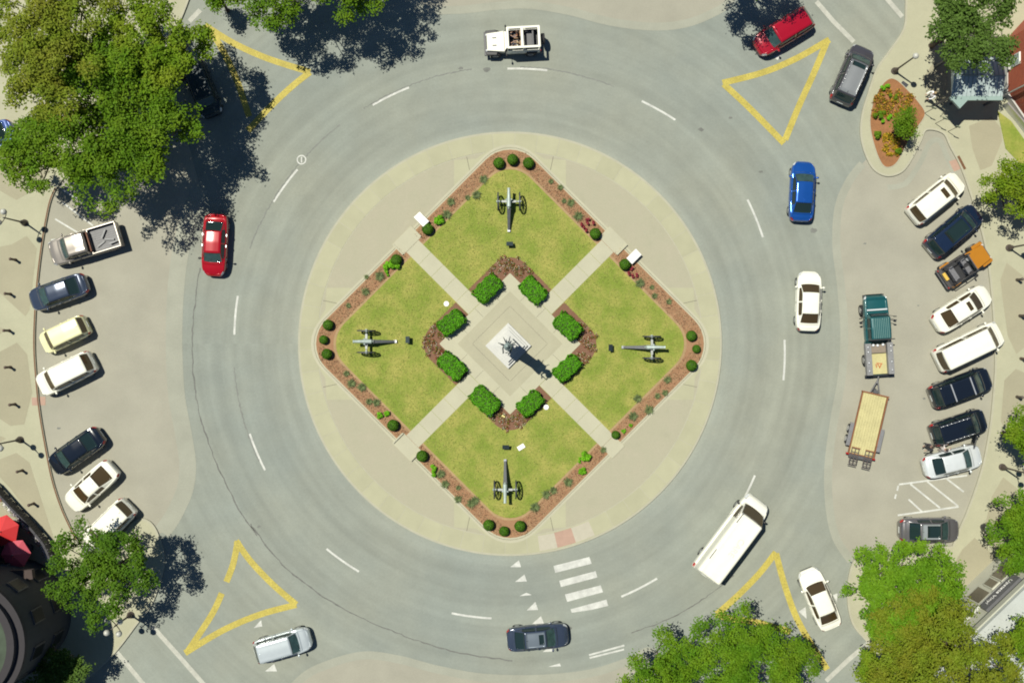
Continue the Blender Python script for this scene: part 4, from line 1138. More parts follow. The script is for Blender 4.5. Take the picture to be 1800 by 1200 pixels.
for px, py, lab in ((785, 534, 'white round cover in the grass beside the path to the upper bench block'), (960, 715, 'white round cover in the grass beside the unmarked lower path')):
    x, y = P(px, py); tag(MB().lathe((0, 0, 0), [(.20, 0), (.20, .05), (.17, .065), (0.01, .075)], 14).build('utility_cover', M['marble'], None, loc=(x, y, .165)), lab, 'cover')
x, y = P(862, 727); tag(MB().box((0, 0, .2), (.42, .36, .42), .4, taper=.7).build('grey_boulder', mat('grey stone', (.40, .42, .44), .8, .1, 4), None, loc=(x, y, .165), bevel=.06), 'grey block of stone tucked beside a clipped hedge in the planting bed', 'boulder')
x, y = P(885, 731); tag(MB().box((0, 0, .08), (.26, .14, .12), -.6).build('spot_lamp', mat('pale yellow lens', (.75, .66, .28), .3), None, loc=(x, y, .165), bevel=.02), 'pale yellow floodlight at the bottom corner of the plaza', 'floodlight')
for px, py, rz, lab in ((741, 386, math.radians(45 + 90), 'bright white stone block at the bed corner near a round shrub and lime plant'), (1114, 451, math.radians(-45 + 90), 'bright white stone block at the bed edge near the red flowers')):
    x, y = P(px, py, .5)
    root = empty('stone_marker', x, y, .12, rz, lab, 'stone marker', 'white stone blocks at the path landings')
    mt = Matrix.Translation((0, 0, .50)) @ Matrix.Rotation(math.radians(14), 4, 'X')
    MB().box((0, 0, .24), (.78, .42, .48)).build('base', mat('stone base shade brown', (.17, .11, .07), .8, .1, 4), root)  # brown colour stands for the shaded side of the pale block
    MB().box((0, 0, 0), (1.0, .62, .13), mtx=mt).build('top', M['marble'], root, bevel=.015)

# ------------------------------------------------------------------ the monument
mx, my = P(893.5, 607.5)
mon = empty('monument', mx, my, .19, math.radians(45), 'tall white granite monument with a dark bronze figure in the middle of the plaza', 'monument')
for i, (w, z0, z1) in enumerate(((2.42, 0, .22), (2.02, .22, .44), (1.70, .44, .66))):
    MB().box((0, 0, (z0 + z1) / 2), (w, w, z1 - z0)).build('step', M['granite'], mon, bevel=.02)
MB().box((0, 0, 1.16), (1.00, 1.00, 1.0)).box((0, 0, 1.74), (1.12, 1.12, .18)).build('plinth', M['granite'], mon, bevel=.03)
MB().box((0, 0, 3.9), (.72, .72, 4.2), taper=.80).build('shaft', M['granite'], mon, bevel=.03)
MB().box((0, 0, 6.05), (.70, .70, .14)).box((0, 0, 6.2), (.84, .84, .18)).build('capital', M['granite'], mon, bevel=.03)
MB().box((0, 0, 6.40), (.50, .50, .24)).build('statue_base', M['bronze'], mon, bevel=.02)
st = person(0, 0, 6.5, math.radians(-150), None, None, None, None, 'reach', name='soldier_statue', mats=[M['bronze']] * 4, parent=mon, scale=1.1)
hat = MB().lathe((.03, 0, 1.66), [(.24, 0), (.24, .02), (.12, .03), (.11, .14), (.02, .16)], 16)
hat.box((-.13, 0, 1.2), (.14, .34, .34))
hat.build('hat', M['bronze'], st)
MB().cyl((.38, .1, .1), (.42, -.05, 1.55), .03, .022, 6).box((.40, .02, .75), (.06, .05, .5)).build('rifle', M['bronze'], st)
for sd, (dx, dy, ln) in enumerate(((.55, .35, .5), (.2, .62, .55), (-.3, .6, .45), (.62, -.2, .4))):
    MB().cyl((dx * .4, dy * .4, 6.52), (dx * 1.05, dy * 1.05, 6.62 + .3 * ln), .045, .02, 6).build('bronze_trophy', M['bronze'], mon)

# ------------------------------------------------------------------ street lamps, bollards
def lamp(px, py, rz, hgt, globes, label, z0=.12, base=True):
    x, y = P(px, py)
    root = empty('street_lamp', x, y, z0, rz, label, 'street lamp', 'globe street lamps round the circle')
    MB().lathe((0, 0, 0), [(.26, 0), (.26, .10), (.19, .16), (.15, .5), (.10, .62), (.085, .7)], 14).build('base', M['lampiron'], root)
    MB().cyl((0, 0, .6), (0, 0, hgt - .45), .07, .05, 10).build('pole', M['lampiron'], root)
    arm = MB()
    for dx, dy, dz in globes:
        if dx or dy:
            arm.tube([(0, 0, hgt - .75), (dx * .5, dy * .5, hgt - .72), (dx, dy, hgt - .62), (dx, dy, hgt - .45 + dz)], .032, 6)
        else: arm.cyl((0, 0, hgt - .5), (0, 0, hgt - .32), .05, n=6)
    arm.build('arm', M['lampiron'], root)
    for dx, dy, dz in globes:
        g = MB().ball((dx, dy, hgt - .22 + dz), .22, 14, 10).build('globe', M['globe'], root, smooth=True)
        MB().cyl((dx, dy, hgt - .50 + dz), (dx, dy, hgt - .40 + dz), .12, n=10).build('collar', M['lampiron'], g)
    return root
two = [(0, .42, 0), (0, -.42, 0)]
lamp(45, 392, math.radians(-25), 3.7, two, 'twin globe street lamp nearest the taupe pickup')
lamp(37, 772, math.radians(45), 3.7, two, 'twin globe street lamp level with the glossy black saloon')
lamp(1772, 436, math.radians(30), 3.9, two, 'twin globe street lamp near the orange off-roader')
lamp(1760, 820, math.radians(10), 3.9, two, 'twin globe street lamp beside the silver white saloon under the tree')
lamp(1571, 126, math.radians(20), 4.0, [(0, 0, .2)], 'single globe street lamp at the upper tip of the planter')
lamp(231, 1079, math.radians(40), 3.5, [(.62, 0, 0), (-.62, 0, 0), (0, .62, 0), (0, -.62, 0)], 'four globe street lamp on the corner beneath the tree by the round tower')
for px, py, lab in ((1624, 200, 'thin signpost touching the side of the teardrop planter'), (1643, 218, 'thin signpost in the middle of three, between the planter and the canopy'), (1665, 232, 'thin signpost standing farthest from the teardrop planter')):
    x, y = P(px, py)
    sl = empty('sign_post', x, y, .12, math.radians(-20), lab, 'signpost', 'thin signposts beside the planter')
    MB().cyl((0, 0, 0), (0, 0, 1.75), .022, n=8).build('pole', M['lampiron'], sl)
    MB().box((0, 0, 1.72), (.34, .05, .24)).build('sign_plate', mat('olive grey sign', (.16, .19, .13), .6), sl, bevel=.008)
def bollard(px, py, label, m='brownpost'):
    x, y = P(px, py)
    root = empty('bollard', x, y, .12, 0, label, 'bollard', 'bollards along the paved plaza')
    MB().lathe((0, 0, 0), [(.12, 0), (.12, .08), (.095, .12), (.09, .78)], 12).build('post', M[m], root)
    MB().lathe((0, 0, .78), [(.115, 0), (.115, .05), (.08, .12), (.02, .15)], 12).build('cap', M[m], root)
    return root
for px, py, lab in [(29, 457, 'pale topped bollard below the upper twin globe lamp'), (20, 517, 'brown bollard level with the slate blue parked saloon'), (18, 581, 'brown bollard level with the cream hatchback'),
                    (20, 645, 'brown bollard level with the white SUV by the red kerb patch'), (28, 710, 'brown bollard just above the lower twin globe lamp'),
                    (41, 826, 'brown bollard below the lower twin globe lamp, level with the black saloon'), (61, 884, 'brown bollard beside the flower fence, level with the white coupe')]:
    bollard(px, py, lab)
for px, py, lab in [(1786, 492, 'dark bollard near the twin lamp by the orange off-roader'), (1791, 555, 'dark bollard level with the white passenger van'), (1793, 630, 'reddish bollard below the white passenger van nose')]:
    bollard(px, py, lab, 'lampiron' if px < 1792 else 'brownpost')
for px, py, lab in [(1786, 697, 'bollard at the edge of the tree level with the two-bar SUV'), (1746, 880, 'bollard at the edge of the large green tree below the twin lamp')]:
    bollard(px, py, lab, 'lampiron')
x, y = P(1727, 925)
bn = empty('litter_bin', x, y, .12, .3, 'dark litter bin with a white top beside the large green tree', 'litter bin')
MB().lathe((0, 0, 0), [(.24, 0), (.27, .1), (.29, .75), (.29, .85)], 14).build('body', M['iron'], bn)
MB().lathe((0, 0, .85), [(.30, 0), (.30, .05), (.17, .16), (.02, .18)], 14).build('lid', M['globe'], bn)
# ------------------------------------------------------------------ vegetation
rng = np.random.default_rng(11)
def leaf_mesh(name, pts, nrm, size, mats, aspect=.55, extra=None, droop=.0):
    """one bent diamond per leaf, given centres and facing directions"""
    n = len(pts)
    nrm = nrm / np.maximum(1e-6, np.linalg.norm(nrm, axis=1))[:, None]
    t = rng.normal(size=(n, 3)); t -= (t * nrm).sum(1)[:, None] * nrm
    t /= np.maximum(1e-6, np.linalg.norm(t, axis=1))[:, None]
    b = np.cross(nrm, t)
    sz = (size * rng.uniform(.6, 1.35, n))[:, None]
    mid = nrm * sz * .12
    v = np.empty((n, 4, 3))
    v[:, 0] = pts - t * sz * .5; v[:, 1] = pts + b * sz * aspect * .5 + mid; v[:, 2] = pts + t * sz * .5; v[:, 3] = pts - b * sz * aspect * .5 + mid
    v = v.reshape(-1, 3)
    f = np.arange(n * 4, dtype=np.int32).reshape(n, 4)
    mi = np.zeros(n, np.int32)
    ev, ef = [], []
    if extra is not None:
        ev, ef = extra.v, extra.f
    nv = len(v)
    V = np.vstack([v, np.array(ev, float).reshape(-1, 3)]) if len(ev) else v
    me = bpy.data.meshes.new(name)
    loops = list(f.reshape(-1)) ; tot = [4] * n
    L = [f.reshape(-1)] + [np.array([nv + i for i in fc], np.int32) for fc in ef]
    tot = np.concatenate([np.full(n, 4, np.int32), np.array([len(fc) for fc in ef], np.int32)]) if len(ef) else np.full(n, 4, np.int32)
    lv = np.concatenate(L)
    me.vertices.add(len(V)); me.vertices.foreach_set('co', V.astype(np.float32).reshape(-1))
    me.loops.add(len(lv)); me.loops.foreach_set('vertex_index', lv)
    me.polygons.add(len(tot)); me.polygons.foreach_set('loop_start', np.concatenate([[0], np.cumsum(tot)[:-1]]).astype(np.int32))
    if len(ef):
        me.polygons.foreach_set('material_index', np.concatenate([np.zeros(n, np.int32), np.ones(len(ef), np.int32)]))
    for m in (mats if isinstance(mats, list) else [mats]): me.materials.append(m)
    me.update(calc_edges=True); me.validate()
    return me
def unit(n):
    d = rng.normal(size=(n, 3)); return d / np.linalg.norm(d, axis=1)[:, None]

def tree(px, py, r, hgt, cb, label, lm, group, seed, dens=150, leaf=.26, mid=None, name='tree', squash=(1, 1), rot=0, ncl=None, full=1.1, z0=0.0, sub=True):
    """px,py,r: crown as surveyed at its middle height; hgt top, cb underside of the crown"""
    global rng
    rng = np.random.default_rng(seed)
    zc = (hgt + cb) / 2; vz = (hgt - cb) / 2
    x, y = P(px, py, zc if mid is None else mid)
    rm = r * SC * (1 - zc / H)
    root = empty(name, x, y, z0, 0, label, 'bush' if z0 else 'tree', None if z0 else group)
    ncl = ncl or int(34 + rm * rm * 3.8)
    # a few heavy boughs of unequal height, each carrying its own clumps
    nb = int(6 + rm * 1.1)
    k = np.arange(nb) + .5
    br = np.sqrt(k / nb) * rm * .74 * rng.uniform(.85, 1.1, nb)
    bt = k * 2.39996 + rng.uniform(0, 6)
    B = np.stack([br * np.cos(bt), br * np.sin(bt), vz * (.42 - .62 * (br / rm) ** 2 + rng.uniform(-.34, .30, nb))], 1)
    bR = rm * rng.uniform(.28, .42, nb) * full; ncl = int(ncl * full)
    bi = rng.choice(nb, ncl, p=bR ** 2 / (bR ** 2).sum())
    d = unit(ncl); d[:, 2] = np.where(rng.random(ncl) < .75, np.abs(d[:, 2]), d[:, 2])
    rad = rng.uniform(.35, 1.0, ncl) ** .5
    c = B[bi] + d * (bR[bi] * rad)[:, None] * np.array([squash[0], squash[1], .62 * vz / rm + .25])
    c[:, :2] *= np.minimum(1, rm * 1.0 / np.maximum(1e-3, np.linalg.norm(c[:, :2], axis=1)))[:, None]
    ca, sa = math.cos(rot), math.sin(rot)
    c = np.stack([c[:, 0] * ca - c[:, 1] * sa, c[:, 0] * sa + c[:, 1] * ca, c[:, 2] + zc], 1)
    rc = rng.uniform(.5, 1.15, ncl) * (.26 + .085 * rm)
    dens *= 1.65; leaf *= .80
    nl = int(dens * rm * rm * math.pi)
    wgt = rc ** 2; wgt /= wgt.sum()
    ci = rng.choice(ncl, nl, p=wgt)
    u = unit(nl); u[:, 2] = np.where(rng.random(nl) < .72, np.abs(u[:, 2]), u[:, 2])
    rr_ = rng.uniform(.35, 1.0, nl) ** .5 * (1 + .18 * rng.normal(size=nl).clip(-1.5, 2.2))
    pts = c[ci] + u * (rc[ci] * rr_)[:, None] * np.array([1, 1, .72])
    # second order twigs: leaves gather into small sprays
    if sub:
        ns = max(30, nl // 9)
        sp = pts[rng.integers(0, nl, ns)]
        si = rng.integers(0, ns, nl)
        pts = np.where((rng.random(nl) < .5)[:, None], sp[si] + rng.normal(size=(nl, 3)) * np.array([.17, .17, .10]), pts)
    nrm = u * .55 + np.array([0, 0, .75]) + rng.normal(size=(nl, 3)) * .28
    loc = np.array([0, 0, 0])
    o = bpy.data.objects.new('crown', leaf_mesh('crown', pts + loc, nrm, leaf, LM[lm]))
    link(o, root)
    tb = MB()
    tr = .026 * rm + .09
    top = Vector((rng.normal() * .15, rng.normal() * .15, cb + vz * .5))
    tb.cyl((0, 0, -.02), (0, 0, .25), tr * 1.5, tr * 1.05, 10).tube([(0, 0, .25), (top.x * .5, top.y * .5, cb * .6), top], [tr * 1.05, tr * .9, tr * .6], 10)
    to = tb.build('trunk', M['bark'], root, smooth=True)
    lb = MB()
    order = np.argsort(-rc)[:min(ncl, 34)]
    for i in order:
        e = Vector(c[i]); s = Vector((top.x * .6, top.y * .6, cb * .75 + (e.z - cb) * .25))
        m = s.lerp(e, .5) + Vector((rng.normal() * .12 * rm, rng.normal() * .12 * rm, -.05 * rm))
        lb.tube([s, m, e], [tr * .40, tr * .24, tr * .07], 6)
    lb.build('limb', M['bark'], to, smooth=True)
    return root

GTREE = 'trees standing round the circle'
tree(206, 216, 162, 9.0, 3.0, 'large green tree overhanging the taupe pickup and the dark teal car', 'tree', GTREE, 1, dens=200, leaf=.24, full=1.2)
tree(105, 85, 140, 10.5, 3.6, 'large olive and rust tinged tree filling the corner beyond the large green tree', 'rust', GTREE, 2, dens=185, leaf=.24)
tree(266, 94, 116, 9.2, 3.5, 'yellowish green tree between the large green tree and the crossing lines', 'fresh', GTREE, 3, dens=180, leaf=.24)
tree(64, 272, 72, 7.5, 2.6, 'smaller green tree beside the blue car', 'tree', GTREE, 31, dens=175, leaf=.24)
tree(490, -38, 104, 8.5, 2.6, 'dense green tree at the top edge near the crossing lines and yellow triangle', 'tree', GTREE, 4, dens=200, leaf=.22)
tree(602, -54, 110, 9.0, 2.8, 'dark tree mostly out of view casting the long shadow at the top edge', 'tree', GTREE, 5, dens=200, leaf=.22)
tree(386, 2, 24, 3.4, .8, 'small lime green tree at the top edge near the crossing lines', 'sunny', GTREE, 6, dens=260, leaf=.2)
tree(1318, -88, 78, 9.0, 2.8, 'tree out of view whose shadow reaches the crimson SUV', 'tree', GTREE, 7, dens=190, leaf=.22)
tree(1692, 42, 98, 7.6, 3.0, 'dark green tree overhanging the pale metal canopy', 'dark', GTREE, 8, dens=170, leaf=.24)
tree(1781, 330, 60, 5.0, 1.6, 'round green tree beside the first white SUV of the row', 'fresh', GTREE, 9, dens=280, leaf=.2)
tree(1802, 768, 50, 5.0, 1.6, 'yellowish green tree beside the twin lamp and the silver white saloon', 'fresh', GTREE, 10, dens=280, leaf=.2)
tree(1794, 933, 74, 5.2, 1.6, 'large green tree with the litter bin at its edge', 'sunny', GTREE, 12, dens=290, leaf=.2)
tree(1586, 1034, 98, 5.6, 1.5, 'bright green tree overhanging the grey saloon and the kerb', 'bright', GTREE, 13, dens=330, leaf=.22, full=1.45)
tree(1700, 1166, 88, 10.6, 5.2, 'tall olive tree reaching over the edge of the white roof', 'olive', GTREE, 42, dens=270, leaf=.2, full=1.2)
tree(1622, 1148, 112, 7.0, 2.2, 'olive green tree between the bright green tree and the stop line', 'olive', GTREE, 14, dens=290, leaf=.2, full=1.3)
tree(1560, 1180, 66, 5.5, 1.6, 'mid green tree below the bright green tree by the stop line', 'fresh', GTREE, 41, dens=240, leaf=.2)
tree(1800, 1125, 44, 2.2, .2, 'leafy green bush growing on the white roof', 'fresh', GTREE, 15, full=1.3, dens=300, leaf=.2, mid=7.4, name='roof_bush', z0=6.45)
tree(1308, 1156, 102, 6.0, 1.8, 'bushy green tree covering the tip of a yellow triangle', 'sunny', GTREE, 16, dens=290, leaf=.2, full=1.3)
tree(1168, 1190, 76, 5.4, 1.6, 'bushy green tree at the bottom edge below the double crosswalk bar', 'sunny', GTREE, 17, dens=290, leaf=.2, full=1.3)
tree(1396, 1172, 50, 6.0, 1.8, 'small green tree shading the long leg of a yellow triangle', 'tree', GTREE, 18, dens=200, leaf=.2)
tree(184, 1008, 93, 6.4, 2.4, 'green tree on the corner over the end white SUV', 'deep', GTREE, 19, dens=175, leaf=.23)
tree(112, 1176, 62, 4.0, 1.0, 'dark tree standing in the shade of the round tower', 'dark', GTREE, 20, dens=200, leaf=.22)
tree(1589, 222, 27, 2.6, .4, 'small round tree in the teardrop planter', 'tree', GTREE, 21, dens=330, leaf=.17)

# --- clipped balls, hedges
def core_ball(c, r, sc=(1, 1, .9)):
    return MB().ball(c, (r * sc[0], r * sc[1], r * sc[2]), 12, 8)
rng = np.random.default_rng(5)
u = unit(1500); u[:, 2] = np.abs(u[:, 2]) - .25; u /= np.linalg.norm(u, axis=1)[:, None]
pts = u * (.40 * rng.uniform(.92, 1.04, 1500))[:, None] + np.array([0, 0, .36])
ball_me = leaf_mesh('foliage', pts, u + rng.normal(size=u.shape) * .35, .075, [LM['ball'], LM['core']], .6, core_ball((0, 0, .36), .37))
def ball(px, py, label, s=1.0):
    x, y = P(px, py, .4)
    o = bpy.data.objects.new('round_shrub', ball_me); link(o)
    o.location = (x, y, .15); o.rotation_euler = (0, 0, R.uniform(0, 6)); o.scale = (s, s, s * R.uniform(.9, 1.05))
    return tag(o, label, 'shrub', 'clipped round shrubs in the outer bed')
for px, py, lab, s in [(877, 287, 'round shrub at the top tip of the bed, nearest the white stone block', 1), (901, 281, 'clipped round shrub at the very top tip of the bed, middle of three', 1), (929, 287, 'clipped round shrub at the top tip of the bed, closest to the grey green tufts', 1),
                       (752, 403, 'clipped round shrub next to the white stone block and the path', 1.02), (697, 457, 'clipped round shrub touching the largest lime plant', 1), (1046, 411, 'clipped round shrub beside the red flowers above the path', 1), (1098, 465, 'clipped round shrub between the white block and the red flowers', 1),
                       (1215, 590, 'uppermost of three clipped round shrubs behind the cannon facing the black SUVs', .95), (1224, 613, 'middle and smallest of three clipped shrubs behind the cannon facing the black SUVs', .75), (1215, 642, 'lowest of three round shrubs behind the cannon facing the black SUVs', 1.0),
                       (859, 922, 'clipped round shrub at the bottom tip of the bed, farthest from the pink slab', 1), (886, 933, 'clipped round shrub at the very bottom tip of the bed, middle of three', .9), (914, 924, 'clipped round shrub at the bottom tip of the bed, closest to the pink slab', 1),
                       (577, 571, 'uppermost of three clipped round shrubs behind the cannon facing the red saloon', .95), (569, 597, 'middle of three clipped round shrubs behind the cannon facing the red saloon', .8), (575, 622, 'lowest of three clipped round shrubs behind the cannon facing the red saloon', .95),
                       (691, 747, 'clipped round shrub by the lower landing with two lime plants beside it', 1.02), (742, 801, 'clipped round shrub by the lower landing with one tall lime plant below it', 1.02), (1082, 764, 'clipped round shrub by the unmarked lower path with two small lime plants', .75)]:
    ball(px, py, lab, s)
def box_hedge_me(lx, ly, hz, n=3400):
    k = rng.random(n)
    w = hz * lx * 1.2; w2 = hz * ly * 1.2; tot = lx * ly + 2 * w + 2 * w2
    p = np.empty((n, 3)); nn = np.zeros((n, 3))
    a = k * tot
    U, V = rng.uniform(-1, 1, n), rng.uniform(-1, 1, n)
    top = a < lx * ly
    s1 = (a >= lx * ly) & (a < lx * ly + 2 * w)
    s2 = ~(top | s1)
    sg = np.where(rng.random(n) < .5, -1, 1)
    e = 4
    def sq(U, V): # rounded rectangle
        m = np.maximum(np.abs(U), np.abs(V)); nrm_ = (np.abs(U) ** e + np.abs(V) ** e) ** (1 / e)
        return m / np.maximum(nrm_, 1e-6)
    f = sq(U, V)
    p[:] = np.stack([U * lx / 2 * f, V * ly / 2 * f, np.full(n, hz)], 1); nn[:] = (0, 0, 1)
    p[s1] = np.stack([U[s1] * lx / 2 * .93, sg[s1] * ly / 2, (V[s1] + 1) / 2 * hz], 1); nn[s1] = np.stack([0 * U[s1], sg[s1], .3 + 0 * U[s1]], 1)
    p[s2] = np.stack([sg[s2] * lx / 2, U[s2] * ly / 2 * .93, (V[s2] + 1) / 2 * hz], 1); nn[s2] = np.stack([sg[s2], 0 * U[s2], .3 + 0 * U[s2]], 1)
    bumps = .06 * np.sin(p[:, 0] * 9 + 1) * np.sin(p[:, 1] * 8) + rng.normal(size=n) * .03
    p += nn * bumps[:, None]
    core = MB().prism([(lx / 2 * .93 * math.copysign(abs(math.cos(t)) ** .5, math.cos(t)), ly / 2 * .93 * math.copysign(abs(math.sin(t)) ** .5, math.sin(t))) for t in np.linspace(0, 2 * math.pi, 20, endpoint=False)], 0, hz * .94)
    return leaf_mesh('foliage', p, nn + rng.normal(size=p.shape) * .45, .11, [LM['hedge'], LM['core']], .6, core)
hm = [box_hedge_me(2.05, 1.30, .85), box_hedge_me(1.95, 1.22, .80)]
for i, (px, py, ang, lab) in enumerate([(857, 507, 45, 'clipped box hedge beside the top plaza corner, on the stone block side'), (937, 510, -45, 'clipped box hedge beside the top plaza corner, on the red flower side'),
        (793, 567, 38, 'clipped box hedge near the white cover by the upper bed'), (794, 643, -42, 'clipped box hedge below the rockery on the red saloon side'),
        (852, 704, -42, 'clipped box hedge with the grey boulder beside it'), (932, 709, 42, 'clipped box hedge nearest the white cover by the lower path'),
        (998, 573, -42, 'clipped box hedge above the rockery on the black SUV side'), (997, 647, 42, 'clipped box hedge touched by the tip of the monument shadow')]):
    x, y = P(px, py, .8)
    o = bpy.data.objects.new('box_hedge', hm[i % 2]); link(o); o.location = (x, y, .165); o.rotation_euler = (0, 0, math.radians(ang + (180 if i % 3 else 0))); o.scale = (R.uniform(.92, 1.06), R.uniform(.92, 1.06), R.uniform(.85, 1.1))
    tag(o, lab, 'hedge', 'box hedges round the plaza')
# --- lime plants, tufts, red flowers
def mound_me(n, spread, h, size, lm, lobes=4, asp=.6):
    c = np.stack([rng.normal(size=lobes) * spread * .5, rng.normal(size=lobes) * spread * .5, rng.uniform(.3, .8, lobes) * h], 1)
    ci = rng.integers(0, lobes, n); d = unit(n); d[:, 2] = np.abs(d[:, 2])
    p = c[ci] + d * np.array([spread * .42, spread * .42, h * .45]) * rng.uniform(.5, 1.05, n)[:, None]
    p[:, 2] = np.maximum(.02, p[:, 2])
    return leaf_mesh('foliage', p, d + np.array([0, 0, .5]) + rng.normal(size=p.shape) * .35, size, LM[lm], asp)
lime = [mound_me(420, .42, .45, .15, 'lime', 5) for _ in range(3)]
for i, (px, py, s, lab) in enumerate([(770, 388, 1.0, 'lime green leafy plant next to the white stone block'), (683, 470, 1.15, 'largest lime green leafy plant beside a clipped round shrub'), (668, 726, .7, 'lime green plant by the lower landing, farther from the path'), (681, 726, .6, 'lime green plant by the lower landing, nearer the path'),
        (760, 823, .85, 'tall lime green plant below the lower landing shrub'), (1034, 806, 1.1, 'large lime green plant beside the unmarked lower path'), (1022, 828, .8, 'lime green plant hugging the bed edge by the unmarked lower path'), (1020, 811, .45, 'small lime green plant between the lower bed tufts and the large lime plant'),
        (1099, 757, .5, 'lime green plant next to the small clipped shrub of the lower bed'), (1108, 747, .4, 'tiny lime green plant in the lower bed above the unmarked path'), (678, 478, .5, 'tiny lime green plant below the largest lime plant'), (692, 462, .6, 'lime green plant squeezed between the clipped shrub and the largest lime plant')]):
    x, y = P(px, py, .3)
    o = bpy.data.objects.new('lime_plant', lime[i % 3]); link(o); o.location = (x, y, .15); o.rotation_euler = (0, 0, R.uniform(0, 6)); o.scale = (s,) * 3
    tag(o, lab, 'plant', 'lime green plants in the outer bed')
def tuft_me():
    n = 170; a = rng.uniform(0, 2 * math.pi, n); l = rng.uniform(.16, .48, n); up = rng.uniform(.25, 1.2, n)
    mb = MB()
    for i in range(n):
        d = Vector((math.cos(a[i]), math.sin(a[i]), up[i])).normalized(); s = Vector((-d.y, d.x, 0)).normalized() * .014
        e = d * l[i]; k = e * .6 + Vector((0, 0, .03))
        mb.add([-s, s, k + s, k - s, e + Vector((d.x, d.y, -.3)) * .08], [(0, 1, 2, 3), (3, 2, 4)])
    return mb.mesh('blades', LM['tuft'])
tufts = [tuft_me() for _ in range(3)]
tp = [(968, 320), (985, 330), (991, 354), (1003, 357), (1015, 381), (850, 316), (838, 343), (822, 348), (793, 356), (786, 378), (645, 487), (668, 486), (643, 513), (613, 537), (610, 656), (619, 673), (637, 680), (650, 705), (662, 707),
      (775, 832), (783, 850), (806, 856), (828, 884), (835, 878), (805, 876), (972, 861), (998, 846), (960, 868), (940, 890), (1112, 731), (1120, 700), (1140, 720), (1172, 667), (1168, 690), (1155, 695), (1124, 498), (1145, 505), (1175, 530), (1150, 520), (1060, 790)]
ORD = ['first', 'second', 'third', 'fourth', 'fifth', 'sixth', 'seventh', 'eighth', 'ninth', 'tenth', 'eleventh', 'twelfth', 'thirteenth', 'fourteenth']
edges = {}
for px, py in tp:
    edges.setdefault((py > 604, px > 896), []).append((px, py))
i = 0
for (low, east), lst in edges.items():
    lst.sort(key=lambda p: abs(p[0] - 896))
    side = ('lower' if low else 'upper') + (' bed edge facing the trailer' if east else ' bed edge facing the red saloon')
    for n, (px, py) in enumerate(lst):
        x, y = P(px, py)
        o = bpy.data.objects.new('grass_tuft', tufts[i % 3]); link(o); o.location = (x, y, .15); o.rotation_euler = (0, 0, R.uniform(0, 6)); q = R.uniform(.55, 1.1); o.scale = (q,) * 3
        i += 1
        tag(o, 'grey grass tuft, ' + ORD[n] + ' from the tip, ' + side, 'grass tuft', 'grass tufts in the diamond bed')
def flower_clump(cx, cy, offs, label, lm='maroon', grp='red flowers by the upper path'):
    x, y = P(cx, cy)
    root = empty('red_flower_plant', x, y, .15, 0, label, 'flowers', grp)
    me = mound_me(170, .20, .32, .10, lm, 2)
    for dx, dy in offs:
        o = bpy.data.objects.new('flower_head', me); link(o, root); o.location = (dx * SC, -dy * SC, 0); o.rotation_euler = (0, 0, R.uniform(0, 6))
flower_clump(1034, 396, [(-12, 1), (-1, -2), (0, -10), (9, -2), (-4, 11), (-8, 5)], 'maroon flower clump beside the clipped shrub on the upper side of the path')
flower_clump(1112, 474, [(-8, -2), (-10, 9), (1, 9), (9, 8), (1, -1)], 'maroon flower clump beside the clipped shrub next to the white block')
# --- rockery plants in the four inner beds
def scatter(name, poly_fn, n, hts, mats_, label, kind='stuff', size=.09):
    p = np.array([poly_fn() for _ in range(n)])
    d = unit(n); d[:, 2] = np.abs(d[:, 2]) + .4
    me = leaf_mesh(name, p, d, size, mats_[0], .7)
    for m in mats_[1:]: me.materials.append(m)
    me.polygons.foreach_set('material_index', rng.integers(0, len(mats_), len(me.polygons)).astype(np.int32))
    o = bpy.data.objects.new(name, me); link(o)
    return tag(o, label, None, None, kind)
stonem = mat('pale rock', (.40, .35, .27), .85, .1, 6)
for k, nm in enumerate(('black SUV side', 'top', 'red saloon side', 'bottom')):
    ang = k * math.pi / 2
    heads = [(R.uniform(118, 153), R.uniform(-38, 38)) for _ in range(64)]
    heads = [h for h in heads if abs(h[0]) + abs(h[1]) > 128 and abs(h[0]) + abs(h[1]) < 166]
    def f():
        hx, hy = R.choice(heads); q = rr([(hx + R.gauss(0, 1.6), hy + R.gauss(0, 1.6))], ang)[0]
        return (q[0], q[1], .17 + abs(R.gauss(0, .09)))
    o = scatter('ground_cover', f, 2400, 0, [LM['orange'], LM['maroon'], LM['tree'], stonem, LM['orange'], LM['dark'], M['mulch_inner']], 'low mixed rockery plants in the planting bed at the ' + nm + ' of the plaza', size=.085)
    for h in heads[::6]:
        q = rr([h], ang)[0]
        st_ = MB().ball((q[0], q[1], .19), (R.uniform(.07, .14), R.uniform(.06, .11), .07), 7, 5).build('rock', stonem, bpy.data.objects['planting_bed' + ('' if k == 0 else '.%03d' % k)])
# bark chips on the mulch: loose relief
def mulch_pt():
    while True:
        a, b = R.uniform(-360, 360), R.uniform(-360, 360)
        if 331 < abs(a) + abs(b) < 362 and max(abs(a), abs(b)) < 335 and abs(abs(a) - abs(b)) > 24:
            return (CEN[0] + a * SC, CEN[1] + b * SC, .152 + R.uniform(0, .02))
scatter('bark_chips', mulch_pt, 14000, 0, [M['mulch'], M['soil'], mat('dark chip', (.11, .055, .03), .95), mat('pale chip', (.30, .19, .11), .95)], 'loose bark chips on the outer planting bed', size=.10)

